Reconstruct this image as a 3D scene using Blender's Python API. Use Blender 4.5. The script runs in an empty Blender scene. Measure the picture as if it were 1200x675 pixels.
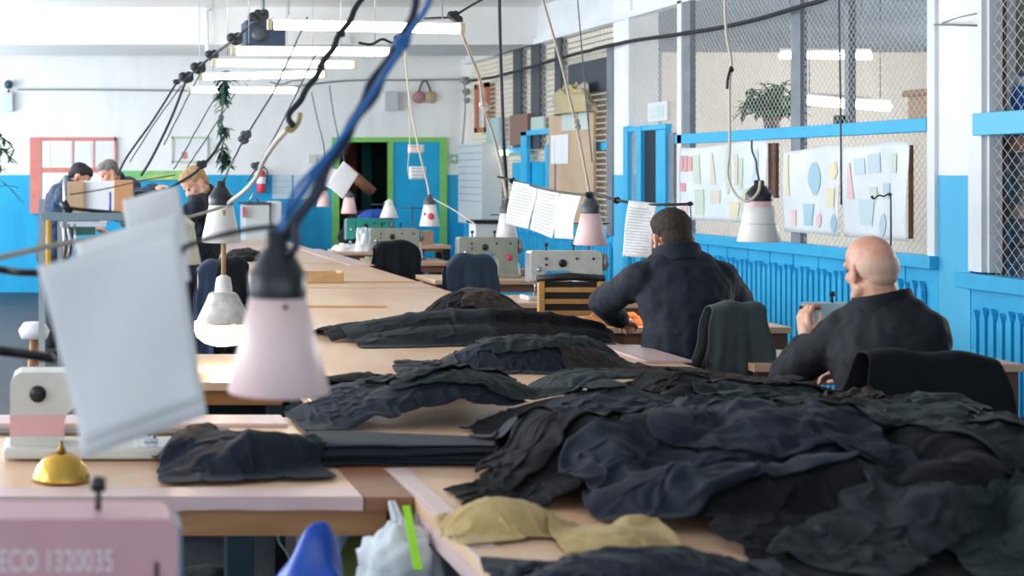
import bpy, bmesh, math, random
import numpy as np
from mathutils import Vector, Matrix, Euler
from mathutils import noise as mnoise

R = math.radians
PI = math.pi
scene = bpy.context.scene
COL = scene.collection
rnd = random.Random(7)

# ---------------------------------------------------------------- placing
EYE = 1.6
FOC = 1600.0          # focal length in pixels of a 1200 px wide frame
CX, CY = 85.0, 205.0  # where the level view axis meets the frame


def P(px, py, d):
    """point seen at (px, py) lying d metres down the room"""
    return Vector(((px - CX) / FOC * d, d, EYE - (py - CY) / FOC * d))


def PZ(px, py, z):
    """point seen at (px, py) lying at height z"""
    return P(px, py, FOC * (EYE - z) / (py - CY))


WX = 5.35             # plane of the partition on the right


def W(px, py, off=0.0):
    x = WX - off
    return P(px, py, FOC * x / (px - CX))


# ---------------------------------------------------------------- materials
def srgb(c):
    if isinstance(c, str):
        c = [int(c[i:i + 2], 16) / 255 for i in (0, 2, 4)]
    return tuple((v / 12.92 if v <= .04045 else ((v + .055) / 1.055) ** 2.4) for v in c) + (1.0,)


_M = {}


def mat(name, col, rough=.5, metal=0.0, col2=None, scale=6.0, bump=0.0, bscale=40.0, stretch=(1, 1, 1), sheen=0.0,
        emit=0.0, emitcol=None, trans=0.0, sub=0.0, contrast=(.35, .65), alpha=1.0, spec=.5, detail=4.0):
    if name in _M:
        return _M[name]
    m = bpy.data.materials.new(name)
    m.use_nodes = True
    nt = m.node_tree
    b = nt.nodes['Principled BSDF']
    b.inputs['Base Color'].default_value = srgb(col)
    b.inputs['Roughness'].default_value = rough
    b.inputs['Metallic'].default_value = metal
    b.inputs['Specular IOR Level'].default_value = spec
    if sheen:
        b.inputs['Sheen Weight'].default_value = sheen
        b.inputs['Sheen Roughness'].default_value = .45
    if trans:
        b.inputs['Transmission Weight'].default_value = trans
    if sub:
        b.inputs['Subsurface Weight'].default_value = sub
        b.inputs['Subsurface Radius'].default_value = (.02, .008, .005)
        b.inputs['Subsurface Scale'].default_value = .5
    if emit:
        b.inputs['Emission Color'].default_value = srgb(emitcol or col)
        b.inputs['Emission Strength'].default_value = emit
    if alpha < 1:
        b.inputs['Alpha'].default_value = alpha
    if col2 or bump:
        tc = nt.nodes.new('ShaderNodeTexCoord')
        mp = nt.nodes.new('ShaderNodeMapping')
        mp.inputs['Scale'].default_value = stretch
        nt.links.new(tc.outputs['Object'], mp.inputs['Vector'])
    if col2:
        n = nt.nodes.new('ShaderNodeTexNoise')
        n.inputs['Scale'].default_value = scale
        n.inputs['Detail'].default_value = detail
        n.inputs['Roughness'].default_value = .6
        nt.links.new(mp.outputs['Vector'], n.inputs['Vector'])
        r = nt.nodes.new('ShaderNodeValToRGB')
        r.color_ramp.elements[0].position = contrast[0]
        r.color_ramp.elements[1].position = contrast[1]
        r.color_ramp.elements[0].color = srgb(col)
        r.color_ramp.elements[1].color = srgb(col2)
        nt.links.new(n.outputs['Fac'], r.inputs['Fac'])
        nt.links.new(r.outputs['Color'], b.inputs['Base Color'])
    if bump:
        n2 = nt.nodes.new('ShaderNodeTexNoise')
        n2.inputs['Scale'].default_value = bscale
        n2.inputs['Detail'].default_value = 3
        nt.links.new(mp.outputs['Vector'], n2.inputs['Vector'])
        bp = nt.nodes.new('ShaderNodeBump')
        bp.inputs['Strength'].default_value = bump
        bp.inputs['Distance'].default_value = .01
        nt.links.new(n2.outputs['Fac'], bp.inputs['Height'])
        nt.links.new(bp.outputs['Normal'], b.inputs['Normal'])
    _M[name] = m
    return m


def two_tone_wall(name, low, high, z, low2=None, high2=None, streak=True):
    """painted wall: one paint below height z, another above it"""
    if name in _M:
        return _M[name]
    m = bpy.data.materials.new(name)
    m.use_nodes = True
    nt = m.node_tree
    b = nt.nodes['Principled BSDF']
    b.inputs['Roughness'].default_value = .55
    geo = nt.nodes.new('ShaderNodeNewGeometry')
    sep = nt.nodes.new('ShaderNodeSeparateXYZ')
    nt.links.new(geo.outputs['Position'], sep.inputs['Vector'])
    nz = nt.nodes.new('ShaderNodeTexNoise')
    nz.inputs['Scale'].default_value = 3.0
    nz.inputs['Detail'].default_value = 6
    mp = nt.nodes.new('ShaderNodeMapping')
    mp.inputs['Scale'].default_value = (1.6, 1.6, .45)
    nt.links.new(geo.outputs['Position'], mp.inputs['Vector'])
    nt.links.new(mp.outputs['Vector'], nz.inputs['Vector'])
    ma = nt.nodes.new('ShaderNodeMath')
    ma.operation = 'MULTIPLY_ADD'
    ma.inputs[1].default_value = .02
    nt.links.new(nz.outputs['Fac'], ma.inputs[0])
    nt.links.new(sep.outputs['Z'], ma.inputs[2])
    gt = nt.nodes.new('ShaderNodeMath')
    gt.operation = 'GREATER_THAN'
    gt.inputs[1].default_value = z + .01
    nt.links.new(ma.outputs[0], gt.inputs[0])

    def mix2(a, c):
        mx = nt.nodes.new('ShaderNodeMixRGB')
        mx.inputs[1].default_value = srgb(a)
        mx.inputs[2].default_value = srgb(c)
        rr = nt.nodes.new('ShaderNodeValToRGB')
        rr.color_ramp.elements[0].position = .4
        rr.color_ramp.elements[1].position = .68
        nt.links.new(nz.outputs['Fac'], rr.inputs['Fac'])
        nt.links.new(rr.outputs['Color'], mx.inputs[0])
        return mx
    lo, hi = mix2(low, low2 or low), mix2(high, high2 or high)
    fin = nt.nodes.new('ShaderNodeMixRGB')
    nt.links.new(gt.outputs[0], fin.inputs[0])
    nt.links.new(lo.outputs[0], fin.inputs[1])
    nt.links.new(hi.outputs[0], fin.inputs[2])
    nt.links.new(fin.outputs[0], b.inputs['Base Color'])
    _M[name] = m
    return m


# ---------------------------------------------------------------- mesh builder
class MB:
    def __init__(self):
        self.v, self.f, self.mi, self.sm = [], [], [], []

    def add(self, vs, fs, mi=0, smooth=False):
        o = len(self.v)
        self.v.extend([tuple(v) for v in vs])
        for f in fs:
            self.f.append(tuple(i + o for i in f))
            self.mi.append(mi)
            self.sm.append(smooth)
        return self

    def box(self, a, b, mi=0):
        x0, x1 = sorted((a[0], b[0])); y0, y1 = sorted((a[1], b[1])); z0, z1 = sorted((a[2], b[2]))
        vs = [(x0, y0, z0), (x1, y0, z0), (x1, y1, z0), (x0, y1, z0), (x0, y0, z1), (x1, y0, z1), (x1, y1, z1), (x0, y1, z1)]
        fs = [(0, 3, 2, 1), (4, 5, 6, 7), (0, 1, 5, 4), (1, 2, 6, 5), (2, 3, 7, 6), (3, 0, 4, 7)]
        return self.add(vs, fs, mi)

    def obox(self, c, size, rot=(0, 0, 0), mi=0):
        M = Matrix.Translation(Vector(c)) @ Euler(rot).to_matrix().to_4x4()
        h = [s / 2 for s in size]
        o = len(self.v)
        self.box((-h[0], -h[1], -h[2]), (h[0], h[1], h[2]), mi)
        for i in range(o, len(self.v)):
            self.v[i] = tuple(M @ Vector(self.v[i]))
        return self

    def prism(self, pts, axis, lo, hi, mi=0, smooth=False):
        """pts: 2D outline; axis x/y/z = direction of extrusion"""
        def mk(p, t):
            return {'x': (t, p[0], p[1]), 'y': (p[0], t, p[1]), 'z': (p[0], p[1], t)}[axis]
        n = len(pts)
        vs = [mk(p, lo) for p in pts] + [mk(p, hi) for p in pts]
        fs = [tuple(range(n)), tuple(range(2 * n - 1, n - 1, -1))]
        self.add(vs, fs, mi)
        self.add(vs, [(i, (i + 1) % n, n + (i + 1) % n, n + i) for i in range(n)], mi, smooth)
        return self

    def tube(self, pts, r, seg=8, mi=0, cap=True):
        pts = [Vector(p) for p in pts]
        n = len(pts)
        rs = r if isinstance(r, (list, tuple)) else [r] * n
        T = []
        for i in range(n):
            t = pts[min(i + 1, n - 1)] - pts[max(i - 1, 0)]
            T.append(t.normalized() if t.length > 1e-9 else Vector((0, 0, 1)))
        up = Vector((0, 0, 1)) if abs(T[0].z) < .9 else Vector((1, 0, 0))
        u = T[0].cross(up).normalized()
        vs = []
        for i in range(n):
            u = (u - T[i] * u.dot(T[i]))
            u = u.normalized() if u.length > 1e-6 else T[i].orthogonal().normalized()
            w = T[i].cross(u)
            for k in range(seg):
                a = 2 * PI * k / seg
                vs.append(pts[i] + (u * math.cos(a) + w * math.sin(a)) * rs[i])
        fs = []
        for i in range(n - 1):
            for k in range(seg):
                k2 = (k + 1) % seg
                fs.append((i * seg + k, i * seg + k2, (i + 1) * seg + k2, (i + 1) * seg + k))
        if cap:
            fs.append(tuple(range(seg - 1, -1, -1)))
            fs.append(tuple((n - 1) * seg + k for k in range(seg)))
        return self.add(vs, fs, mi, True)

    def lathe(self, prof, c=(0, 0, 0), seg=24, mi=0, axis=None, cap=False, sx=1, sy=1):
        """prof: (radius, height) list, revolved round z at c (or axis vector)"""
        M = Matrix.Identity(3)
        if axis is not None:
            M = Vector((0, 0, 1)).rotation_difference(Vector(axis)).to_matrix()
        c = Vector(c)
        vs, fs = [], []
        for (r, z) in prof:
            for k in range(seg):
                a = 2 * PI * k / seg
                vs.append(c + M @ Vector((r * math.cos(a) * sx, r * math.sin(a) * sy, z)))
        for i in range(len(prof) - 1):
            for k in range(seg):
                k2 = (k + 1) % seg
                fs.append((i * seg + k, i * seg + k2, (i + 1) * seg + k2, (i + 1) * seg + k))
        if cap:
            fs.append(tuple(range(seg - 1, -1, -1)))
            fs.append(tuple((len(prof) - 1) * seg + k for k in range(seg)))
        return self.add(vs, fs, mi, True)

    def ellipsoid(self, c, r, rot=(0, 0, 0), seg=20, rings=12, mi=0):
        M = Euler(rot).to_matrix() if not isinstance(rot, Matrix) else rot
        c = Vector(c)
        r = (r, r, r) if isinstance(r, (int, float)) else r
        vs = [c + M @ Vector((0, 0, -r[2]))]
        for i in range(1, rings):
            t = -PI / 2 + PI * i / rings
            for k in range(seg):
                a = 2 * PI * k / seg
                vs.append(c + M @ Vector((r[0] * math.cos(t) * math.cos(a), r[1] * math.cos(t) * math.sin(a), r[2] * math.sin(t))))
        vs.append(c + M @ Vector((0, 0, r[2])))
        fs = []
        for k in range(seg):
            fs.append((0, 1 + (k + 1) % seg, 1 + k))
            top = len(vs) - 1
            b = 1 + (rings - 2) * seg
            fs.append((b + k, b + (k + 1) % seg, top))
        for i in range(rings - 2):
            for k in range(seg):
                k2 = (k + 1) % seg
                fs.append((1 + i * seg + k, 1 + i * seg + k2, 1 + (i + 1) * seg + k2, 1 + (i + 1) * seg + k))
        return self.add(vs, fs, mi, True)

    def capsule(self, a, b, r1, r2, seg=14, flat=1.0, flatdir=None, mi=0):
        """tapered round-ended limb between a and b"""
        a, b = Vector(a), Vector(b)
        ax = (b - a)
        L = ax.length
        ax = ax.normalized()
        u = ax.orthogonal().normalized() if flatdir is None else (Vector(flatdir) - ax * Vector(flatdir).dot(ax)).normalized()
        w = ax.cross(u)
        prof = []
        for i in range(1, 5):
            t = PI / 2 * i / 5
            prof.append((r1 * math.sin(t), -r1 * math.cos(t)))
        prof += [(r1, 0), ((r1 + r2) / 2, L / 2), (r2, L)]
        for i in range(4, 0, -1):
            t = PI / 2 * i / 5
            prof.append((r2 * math.sin(t), L + r2 * math.cos(t)))
        vs = [a - ax * r1]
        for (r, h) in prof:
            for k in range(seg):
                t = 2 * PI * k / seg
                vs.append(a + ax * h + u * (r * flat * math.cos(t)) + w * (r * math.sin(t)))
        vs.append(b + ax * r2)
        fs = [(0, 1 + (k + 1) % seg, 1 + k) for k in range(seg)]
        n = len(prof)
        for i in range(n - 1):
            for k in range(seg):
                k2 = (k + 1) % seg
                fs.append((1 + i * seg + k, 1 + i * seg + k2, 1 + (i + 1) * seg + k2, 1 + (i + 1) * seg + k))
        t0 = 1 + (n - 1) * seg
        fs += [(t0 + k, t0 + (k + 1) % seg, len(vs) - 1) for k in range(seg)]
        return self.add(vs, fs, mi, True)

    def grid(self, fn, nu, nv, mi=0, smooth=True):
        vs = [fn(i / nu, j / nv) for j in range(nv + 1) for i in range(nu + 1)]
        fs = [(j * (nu + 1) + i, j * (nu + 1) + i + 1, (j + 1) * (nu + 1) + i + 1, (j + 1) * (nu + 1) + i)
              for j in range(nv) for i in range(nu)]
        return self.add(vs, fs, mi, smooth)

    def build(self, name, mats, parent=None, bevel=0.0, solid=0.0, local=False, subsurf=0, remesh=0.0, smooth_it=0,
              loc=None, fix=True):
        me = bpy.data.meshes.new(name)
        off = Vector((0, 0, 0)) if (parent is None or local) else wloc(parent)
        if loc is not None:
            off = off + Vector(loc)
        me.from_pydata([tuple(Vector(v) - off) for v in self.v], [], self.f)
        me.validate()
        ms = mats if isinstance(mats, (list, tuple)) else [mats]
        for m in ms:
            me.materials.append(m)
        if len(me.polygons) == len(self.f):
            me.polygons.foreach_set('material_index', self.mi)
            me.polygons.foreach_set('use_smooth', self.sm)
        if fix:
            bm = bmesh.new(); bm.from_mesh(me)
            bmesh.ops.recalc_face_normals(bm, faces=bm.faces)
            bm.to_mesh(me); bm.free()
        o = bpy.data.objects.new(name, me)
        COL.objects.link(o)
        if parent is not None:
            o.parent = parent
        if loc is not None:
            o.location = loc
        if remesh:
            md = o.modifiers.new('r', 'REMESH'); md.mode = 'VOXEL'; md.voxel_size = remesh; md.use_smooth_shade = True
            if smooth_it:
                md = o.modifiers.new('s', 'SMOOTH'); md.iterations = smooth_it; md.factor = .5
        if solid:
            md = o.modifiers.new('t', 'SOLIDIFY'); md.thickness = solid; md.offset = 0
        if bevel:
            md = o.modifiers.new('b', 'BEVEL'); md.width = bevel; md.segments = 2; md.limit_method = 'ANGLE'; md.angle_limit = R(40)
        if subsurf:
            md = o.modifiers.new('u', 'SUBSURF'); md.levels = subsurf; md.render_levels = subsurf
        return o


def wloc(o):
    v = Vector((0, 0, 0))
    while o is not None:
        v = v + Vector(o.location)
        o = o.parent
    return v


def tag(o, label=None, cat=None, group=None, kind=None):
    if label: o['label'] = label
    if cat: o['category'] = cat
    if group: o['group'] = group
    if kind: o['kind'] = kind
    return o


def thing(name, label, cat, loc=(0, 0, 0), rz=0.0, group=None, rot=None):
    o = bpy.data.objects.new(name, None)
    o.empty_display_size = .1
    COL.objects.link(o)
    o.location = loc
    o.rotation_euler = rot if rot else (0, 0, rz)
    return tag(o, label, cat, group)


def struct(o):
    o['kind'] = 'structure'
    return o


def sag(a, b, s, n=14):
    a, b = Vector(a), Vector(b)
    return [a.lerp(b, i / n) - Vector((0, 0, s * 4 * (i / n) * (1 - i / n))) for i in range(n + 1)]


def smooth_path(pts, n=6):
    """Catmull-Rom through the points"""
    pts = [Vector(p) for p in pts]
    q = [pts[0] * 2 - pts[1]] + pts + [pts[-1] * 2 - pts[-2]]
    out = []
    for i in range(1, len(q) - 2):
        for k in range(n):
            t = k / n
            out.append(.5 * ((2 * q[i]) + (q[i + 1] - q[i - 1]) * t + (2 * q[i - 1] - 5 * q[i] + 4 * q[i + 1] - q[i + 2]) * t * t
                             + (3 * q[i] - q[i - 1] - 3 * q[i + 1] + q[i + 2]) * t ** 3))
    out.append(pts[-1])
    return out
# ================================================================ camera, render settings
cam_d = bpy.data.cameras.new('camera')
cam = bpy.data.objects.new('camera', cam_d)
COL.objects.link(cam)
cam.location = (0, 0, EYE)
cam.rotation_euler = (R(90), 0, 0)
cam_d.sensor_width = 36
cam_d.lens = FOC / 1200 * 36
cam_d.shift_x = (600 - CX) / 1200
cam_d.shift_y = -(337.5 - CY) / 1200
cam_d.clip_start = .05
cam_d.dof.use_dof = True
cam_d.dof.focus_distance = 7.2
cam_d.dof.aperture_fstop = 3.2
scene.camera = cam
scene.view_settings.view_transform = 'Standard'
scene.view_settings.look = 'None'
scene.view_settings.exposure = 0.18
scene.view_settings.gamma = 1.0
scene.view_settings.use_curve_mapping = False

world = bpy.data.worlds.new('world')
scene.world = world
world.use_nodes = True
bg = world.node_tree.nodes['Background']
bg.inputs[0].default_value = (.80, .90, 1.0, 1)
bg.inputs[1].default_value = 1.0

# ================================================================ materials
M_white = mat('white paint', 'e9ecef', .5, col2='dfe3e7', scale=2)
M_ceil = mat('ceiling whitewash', 'f4f4f2', .7, col2='eeeeec', scale=1.2)
M_wall = two_tone_wall('wall paint', '16a3d6', 'eceeee', 1.6, '0e97ca', 'e4e6e6')
M_pillar = two_tone_wall('pillar paint', '55bce6', 'f0f1f2', 1.6, '48b2e0', 'eaebed')
M_beige = mat('beige plaster', 'f0e8dc', .8, col2='e8dfd2', scale=2)
M_blue = mat('bright blue gloss paint', '3fb9ea', .35, col2='35addf', scale=5, bump=.15, bscale=30)
M_blue2 = mat('blue door paint', '16abde', .4, col2='10a0d2', scale=3)
M_green = mat('green paint', '86c96a', .45, col2='78bd5c', scale=8)
M_floor = mat('dark worn floor', '20282f', .5, col2='30363c', scale=2)
M_grey = mat('grey metal', '8d949c', .45, metal=.3, col2='7c838c', scale=5)
M_dgrey = mat('dark grey steel', '4c525a', .45, metal=.3)
M_black = mat('black plastic', '15181c', .35)
M_black_rub = mat('black rubber cable', '1b1f26', .55)
M_steel = mat('bright steel', 'c6cbd0', .25, metal=.9)
M_brass = mat('worn brass reflector', 'c79a3a', .25, metal=.9, col2='d8b25c', scale=9)
M_wood = mat('pale worn worktop wood', 'e6c6aa', .30, col2='daae8a', scale=3.2, stretch=(1, .35, 1), bump=.08, bscale=14)
M_wood_e = mat('raw wood edge', 'b98b5e', .6, col2='a5764b', scale=12, stretch=(.3, 1, 3))
M_wood_b = mat('brown board', '9c6a48', .45, col2='84553a', scale=8, stretch=(.3, 1, 1))
M_wood_l = mat('light plywood', 'dcb98a', .5, col2='cda573', scale=9, stretch=(.4, 1, 1))
M_pink = mat('pale pink plastic', 'dcc3c2', .35, col2='d2b6b4', scale=4)
M_paper = mat('white paper', 'e8ebee', .6, col2='dfe3e8', scale=3)
M_paper_g = mat('pale grey paper', 'eeeff0', .6, col2='e8eaec', scale=3)  # one near-white paper tone with slight random variation
M_card = mat('brown cardboard', 'b99a7c', .75, col2='ad8d70', scale=5)
M_tube = mat('lit fluorescent tube', 'ffffff', .4, emit=14.0, emitcol='fff8ea')
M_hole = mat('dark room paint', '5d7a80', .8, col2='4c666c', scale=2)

# ================================================================ shell
ZC = 3.53
X0, Y0, Y1 = -3.6, -2.0, 18.6
XR = 13.0
m = MB()
m.box((X0 - .2, Y0 - .2, -.2), (XR, Y1 + 3.2, 0))
struct(m.build('floor', M_floor))
m = MB()
m.box((X0 - .2, Y0 - .2, ZC), (WX + .15, Y1 + .2, ZC + .2))
struct(m.build('ceiling', M_ceil))
# back wall with a doorway cut: door frame outline px 390..522
DB = Y1
dl, dr = P(397, 0, DB).x, P(516, 0, DB).x
dt = P(0, 166, DB).z
m = MB()
m.box((X0 - .2, DB, 0), (dl, DB + .2, ZC))
m.box((dr, DB, 0), (WX + .1, DB + .2, ZC))
m.box((dl, DB, dt), (dr, DB + .2, ZC))
struct(m.build('wall_back', M_wall))
m = MB()
m.box((dl - .6, DB + 3, 0), (dr + .6, DB + 3.1, 3))
m.box((dl - .7, DB + .2, 0), (dl - .6, DB + 3, 3))
m.box((dr + .6, DB + .2, 0), (dr + .7, DB + 3, 3))
m.box((dl - .7, DB + .2, 2.6), (dr + .7, DB + 3.1, 2.7))
struct(m.build('wall_corridor', M_hole))
# left wall with tall windows (outside the picture), wall behind the viewer
m = MB()
m.box((X0 - .2, Y0, 0), (X0, DB, .9))
m.box((X0 - .2, Y0, 3.1), (X0, DB, ZC))
ys = [Y0]
for k in range(7):
    c = .2 + k * 2.7
    ys += [c - .95, c + .95]
ys.append(DB)
for a, b_ in zip(ys[0::2], ys[1::2]):
    m.box((X0 - .2, a, .9), (X0, b_, 3.1))
struct(m.build('wall_left', M_wall))
m = MB()
m.box((X0 - .2, Y0 - .2, 0), (-2.6, Y0, ZC))
m.box((4.4, Y0 - .2, 0), (WX + .2, Y0, ZC))
m.box((-2.6, Y0 - .2, 0), (4.4, Y0, .9))
m.box((-2.6, Y0 - .2, 3.1), (4.4, Y0, ZC))
struct(m.build('wall_front', M_wall))
# cross beam under the ceiling near the far end, and the beam above the partition
m = MB()
m.box((X0, 15.7, 3.1), (WX, 17.2, ZC))
struct(m.build('ceiling_beam', M_ceil))
m = MB()
m.box((WX, Y0, 3.13), (WX + .12, DB, ZC))
m.box((WX - .05, 1.2, 3.10), (WX + .05, DB, 3.16))
struct(m.build('partition_beam', M_white))
# side room seen through the mesh
m = MB()
m.box((WX + .1, DB, 0), (XR, DB + .2, 3.3))
struct(m.build('wall_side_room', M_beige))
m = MB()
m.box((XR - .1, Y0, 0), (XR, DB, 3.3))
struct(m.build('wall_far_right', M_beige))
m = MB()
m.box((WX + .12, Y0, 3.27), (XR, DB + .2, 3.4))
struct(m.build('ceiling_side_room', mat('grey-blue ceiling', '9aa9ba', .8, col2='8f9eae', scale=1)))
m = MB()
m.box((WX + .12, Y0 - .1, 0), (XR, Y0, 3.3))
struct(m.build('wall_side_room_end', M_beige))

# partition: pillars, dado with pickets, rails, mesh
def yx(px, x=WX):
    return FOC * x / (px - CX)
for i, (a, b_) in enumerate([(1103, 1141), (721, 741)]):
    m = MB()
    m.box((WX - .02, yx(b_), 0), (WX + .25, yx(a), ZC))
    struct(m.build('pillar_%d' % (i + 1), M_pillar))
# white trims either side of near pillar and the cage frames
trims = [((1141, 1160), 0, 1.0, M_white), ((1094.5, 1103.5), 1.08, 3.1, M_white), ((737, 742), 1.95, 3.1, M_white), ((716, 722), 1.0, 2.9, M_grey)]
for i, ((a, b_), z0, z1, mm) in enumerate(trims):
    m = MB()
    if i == 0:
        m.box((WX - .05, yx(1160), 1.03), (WX + .06, yx(1150), 3.1))
        m.box((WX - .035, yx(1150), 1.03), (WX + .06, yx(1141), 3.1))
        m.box((WX - .02, yx(1163), 1.03), (WX + .06, yx(1160), 3.1))
    else:
        m.box((WX - .045, yx(b_), z0), (WX + .04, yx(a), z1))
    struct(m.build('trim_%d' % (i + 1), mm, bevel=.004))
# posts in the mesh
for i, (a, b_, mm, o) in enumerate([(800, 805, M_white, .03), (806, 814, M_grey, .02), (930, 941, M_grey, 0), (973, 978, M_grey, -.12),
                                    (603, 612, M_dgrey, 0), (624, 634, M_dgrey, 0), (652, 659, M_dgrey, 0)]):
    m = MB()
    m.box((WX - .02 - o, yx(b_), 1.05 if i < 3 else 1.9), (WX + .03 - o, yx(a), 3.12))
    struct(m.build('trim_%d' % (i + 5), mm))
# blue rails
def rail(n, a, b_, z0, z1, t=.05, mm=None):
    m = MB()
    m.box((WX - t, yx(b_), z0), (WX + .02, yx(a), z1))
    return struct(m.build('trim_%d' % n, mm or M_blue, bevel=.005))
rail(20, 790, 1094, 1.87, 1.955, .05)
rail(21, 545, 620, 1.86, 1.93, .03)
rail(22, 700, 722, 1.85, 1.93, .03)
rail(23, 1157, 1500, 1.83, 1.96, .09, mat('pale blue paint', '5cbde2', .4))
rail(24, 800, 1104, 1.02, 1.10, .08)
rail(25, 1135, 1500, .93, 1.02, .09)
rail(26, 545, 716, .98, 1.06, .05)
# dado boards + pickets
m = MB()
m.box((WX - .015, yx(1104), 0), (WX + .08, yx(741), 1.04))
m.box((WX - .015, 1.0, 0), (WX + .08, yx(1141), .96))
m.box((WX - .015, yx(721), 0), (WX + .08, DB, 1.0))
y = yx(1104)
k = 0
while y < DB:                                  # board joints as thin battens
    m.box((WX - .022, y, .0), (WX - .014, y + .012, 1.03))
    y += .34
struct(m.build('wall_dado', M_blue))
m = MB()
y = 1.2
k = 0
while y < 18.4:
    if not (yx(1104) - .02 < y < yx(1104) + .02 or 12.9 < y < 13.45 or 8.05 < y < 8.5 or 5.9 < y < 6.1):
        zt = (.93 if y > 8.3 else .82) + .012 * math.sin(k * 2.1)
        w = .046
        m.prism([(y, .06), (y + w, .06), (y + w, zt - .06), (y + w / 2, zt), (y, zt - .06)], 'x', WX - .05, WX - .022)
    y += .074
    k += 1
struct(m.build('wall_dado_pickets', M_blue))

# wire mesh panels
M_wire = mat('galvanised wire', 'c4c6c8', .5)
def wire_panel(name, y0, y1, z0, z1, step, r, x=WX + .005, mm=None, squash=1.0):
    m = MB()
    H = z1 - z0
    Wd = y1 - y0
    t = -H * squash
    rx = r
    def seg(a, b_):
        a, b_ = Vector(a), Vector(b_)
        d = (b_ - a)
        n = Vector((0, -d.z, d.y)).normalized() * r
        q = Vector((rx, 0, 0))
        m.add([a - n, a + q, a + n, a - q, b_ - n, b_ + q, b_ + n, b_ - q],
              [(0, 1, 5, 4), (1, 2, 6, 5), (2, 3, 7, 6), (3, 0, 4, 7)])
    while t < Wd:
        # rising line from (t, 0) to (t + H*squash, H)
        lo, hi = max(0, -t / (H * squash)), min(1, (Wd - t) / (H * squash))
        if hi > lo:
            for s in (0, 1):
                f = lambda u: (x + (.002 if s else 0), (y0 + t + u * H * squash) if s == 0 else (y1 - t - u * H * squash), z0 + u * H)
                seg(f(lo), f(hi))
        t += step
    return struct(m.build(name, mm or M_wire, fix=False))
wire_panel('partition_mesh', yx(1095), yx(741), 1.10, 3.10, .056, .0021)
wire_panel('partition_mesh', 5.6, yx(1163), 1.02, 3.10, .075, .0022)
wire_panel('partition_mesh', yx(721), 17.2, 1.06, 3.10, .085, .0020)

# ------------------------------------------------ door in back wall
g = thing('door_frame', 'green double door frame around the dark opening and the blue door leaf', 'door frame', P(455, 343, DB - .02))
m = MB()
fy0, fy1 = DB - .04, DB + .1
m.box((P(389, 0, DB).x, fy0, 0), (P(397, 0, DB).x, fy1, P(0, 161, DB).z))
m.box((P(515, 0, DB).x, fy0, 0), (P(523, 0, DB).x, fy1, P(0, 161, DB).z))
m.box((P(389, 0, DB).x, fy0 - .004, P(0, 166.5, DB).z), (P(523, 0, DB).x, fy1, P(0, 161, DB).z))
m.box((P(456, 0, DB).x, fy0, 0), (P(460, 0, DB).x, fy1, P(0, 165, DB).z))
m.build('frame', M_green, g)
g['kind'] = 'structure'
d = MB()
d.box((P(460, 0, DB).x, DB - .02, .02), (P(515, 0, DB).x, DB + .03, P(0, 166.5, DB).z))
dd = struct(d.build('door_1', M_blue2))
k = MB().tube([P(510, 262, DB - .03), P(510, 262, DB - .08), P(504, 262, DB - .08)], .012).build('door_handle', M_steel, dd)
# things inside the dark doorway
m = MB(); m.box(P(400, 168, 20.2), P(417, 260, 20.25)); o = m.build('curtain', mat('rust curtain', '9a5a44', .8)); tag(o, 'rust-red panel hanging inside the dark doorway', 'curtain')
m = MB(); m.box(P(424, 168, 20.4), P(434, 290, 20.5)); o = m.build('locker', mat('teal metal', '2b8f95', .5), bevel=.01); tag(o, 'narrow teal locker edge inside the dark doorway', 'locker')

# ------------------------------------------------ lights
def area(name, loc, rot, sx, sy, power, col=(1, 1, 1)):
    l = bpy.data.lights.new(name, 'AREA')
    l.shape = 'RECTANGLE'; l.size = sx; l.size_y = sy
    l.energy = power; l.color = col
    o = bpy.data.objects.new(name, l)
    COL.objects.link(o)
    o.location = loc; o.rotation_euler = rot
    return o
SKY = (.90, .95, 1.0)
for k in range(7):
    area('window_daylight', (X0 - .22, .2 + k * 2.7, 2.0), (0, R(-90), 0), 2.2, 1.9, (25, 70, 130, 165, 180, 180, 170)[k], SKY)
area('window_daylight', (.9, Y0 - .22, 2.0), (R(90), 0, 0), 7.0, 2.2, 38, SKY)
# added fill light that brightens the side room, no window there
area('side_room_fill', (XR - .3, 12, 2.2), (0, R(90), 0), 2.0, 8, 600, (1, .97, .92))
# ================================================================ tables
TZ = .78


def table(name, label, x0, x1, y0, y1, z=TZ, legs=None, th=.035, edge=None, top=None, group=None, legm=None, under=.06):
    g = thing(name, label, 'table', ((x0 + x1) / 2, (y0 + y1) / 2, 0), group=group)
    m = MB(); m.box((x0, y0, z - th), (x1, y1, z))
    m.build('tabletop', top or M_wood, g, bevel=.003)
    m = MB()
    e = .03
    for a, b_ in (((x0 + e, y0 + e), (x1 - e, y0 + e + .03)), ((x0 + e, y1 - e - .03), (x1 - e, y1 - e)),
                  ((x0 + e, y0 + e), (x0 + e + .03, y1 - e)), ((x1 - e - .03, y0 + e), (x1 - e, y1 - e))):
        m.box((a[0], a[1], z - th - under), (b_[0], b_[1], z - th - .001))
    m.build('apron', edge or M_wood_e, g)
    for (lx, ly) in legs or ((x0 + .08, y0 + .08), (x1 - .08, y0 + .08), (x0 + .08, y1 - .08), (x1 - .08, y1 - .08)):
        m = MB(); m.box((lx - .035, ly - .035, 0), (lx + .035, ly + .035, z - th - .002))
        m.build('leg', legm or mat('dark green steel leg', '1d3138', .5), g, bevel=.004)
    return g


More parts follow.
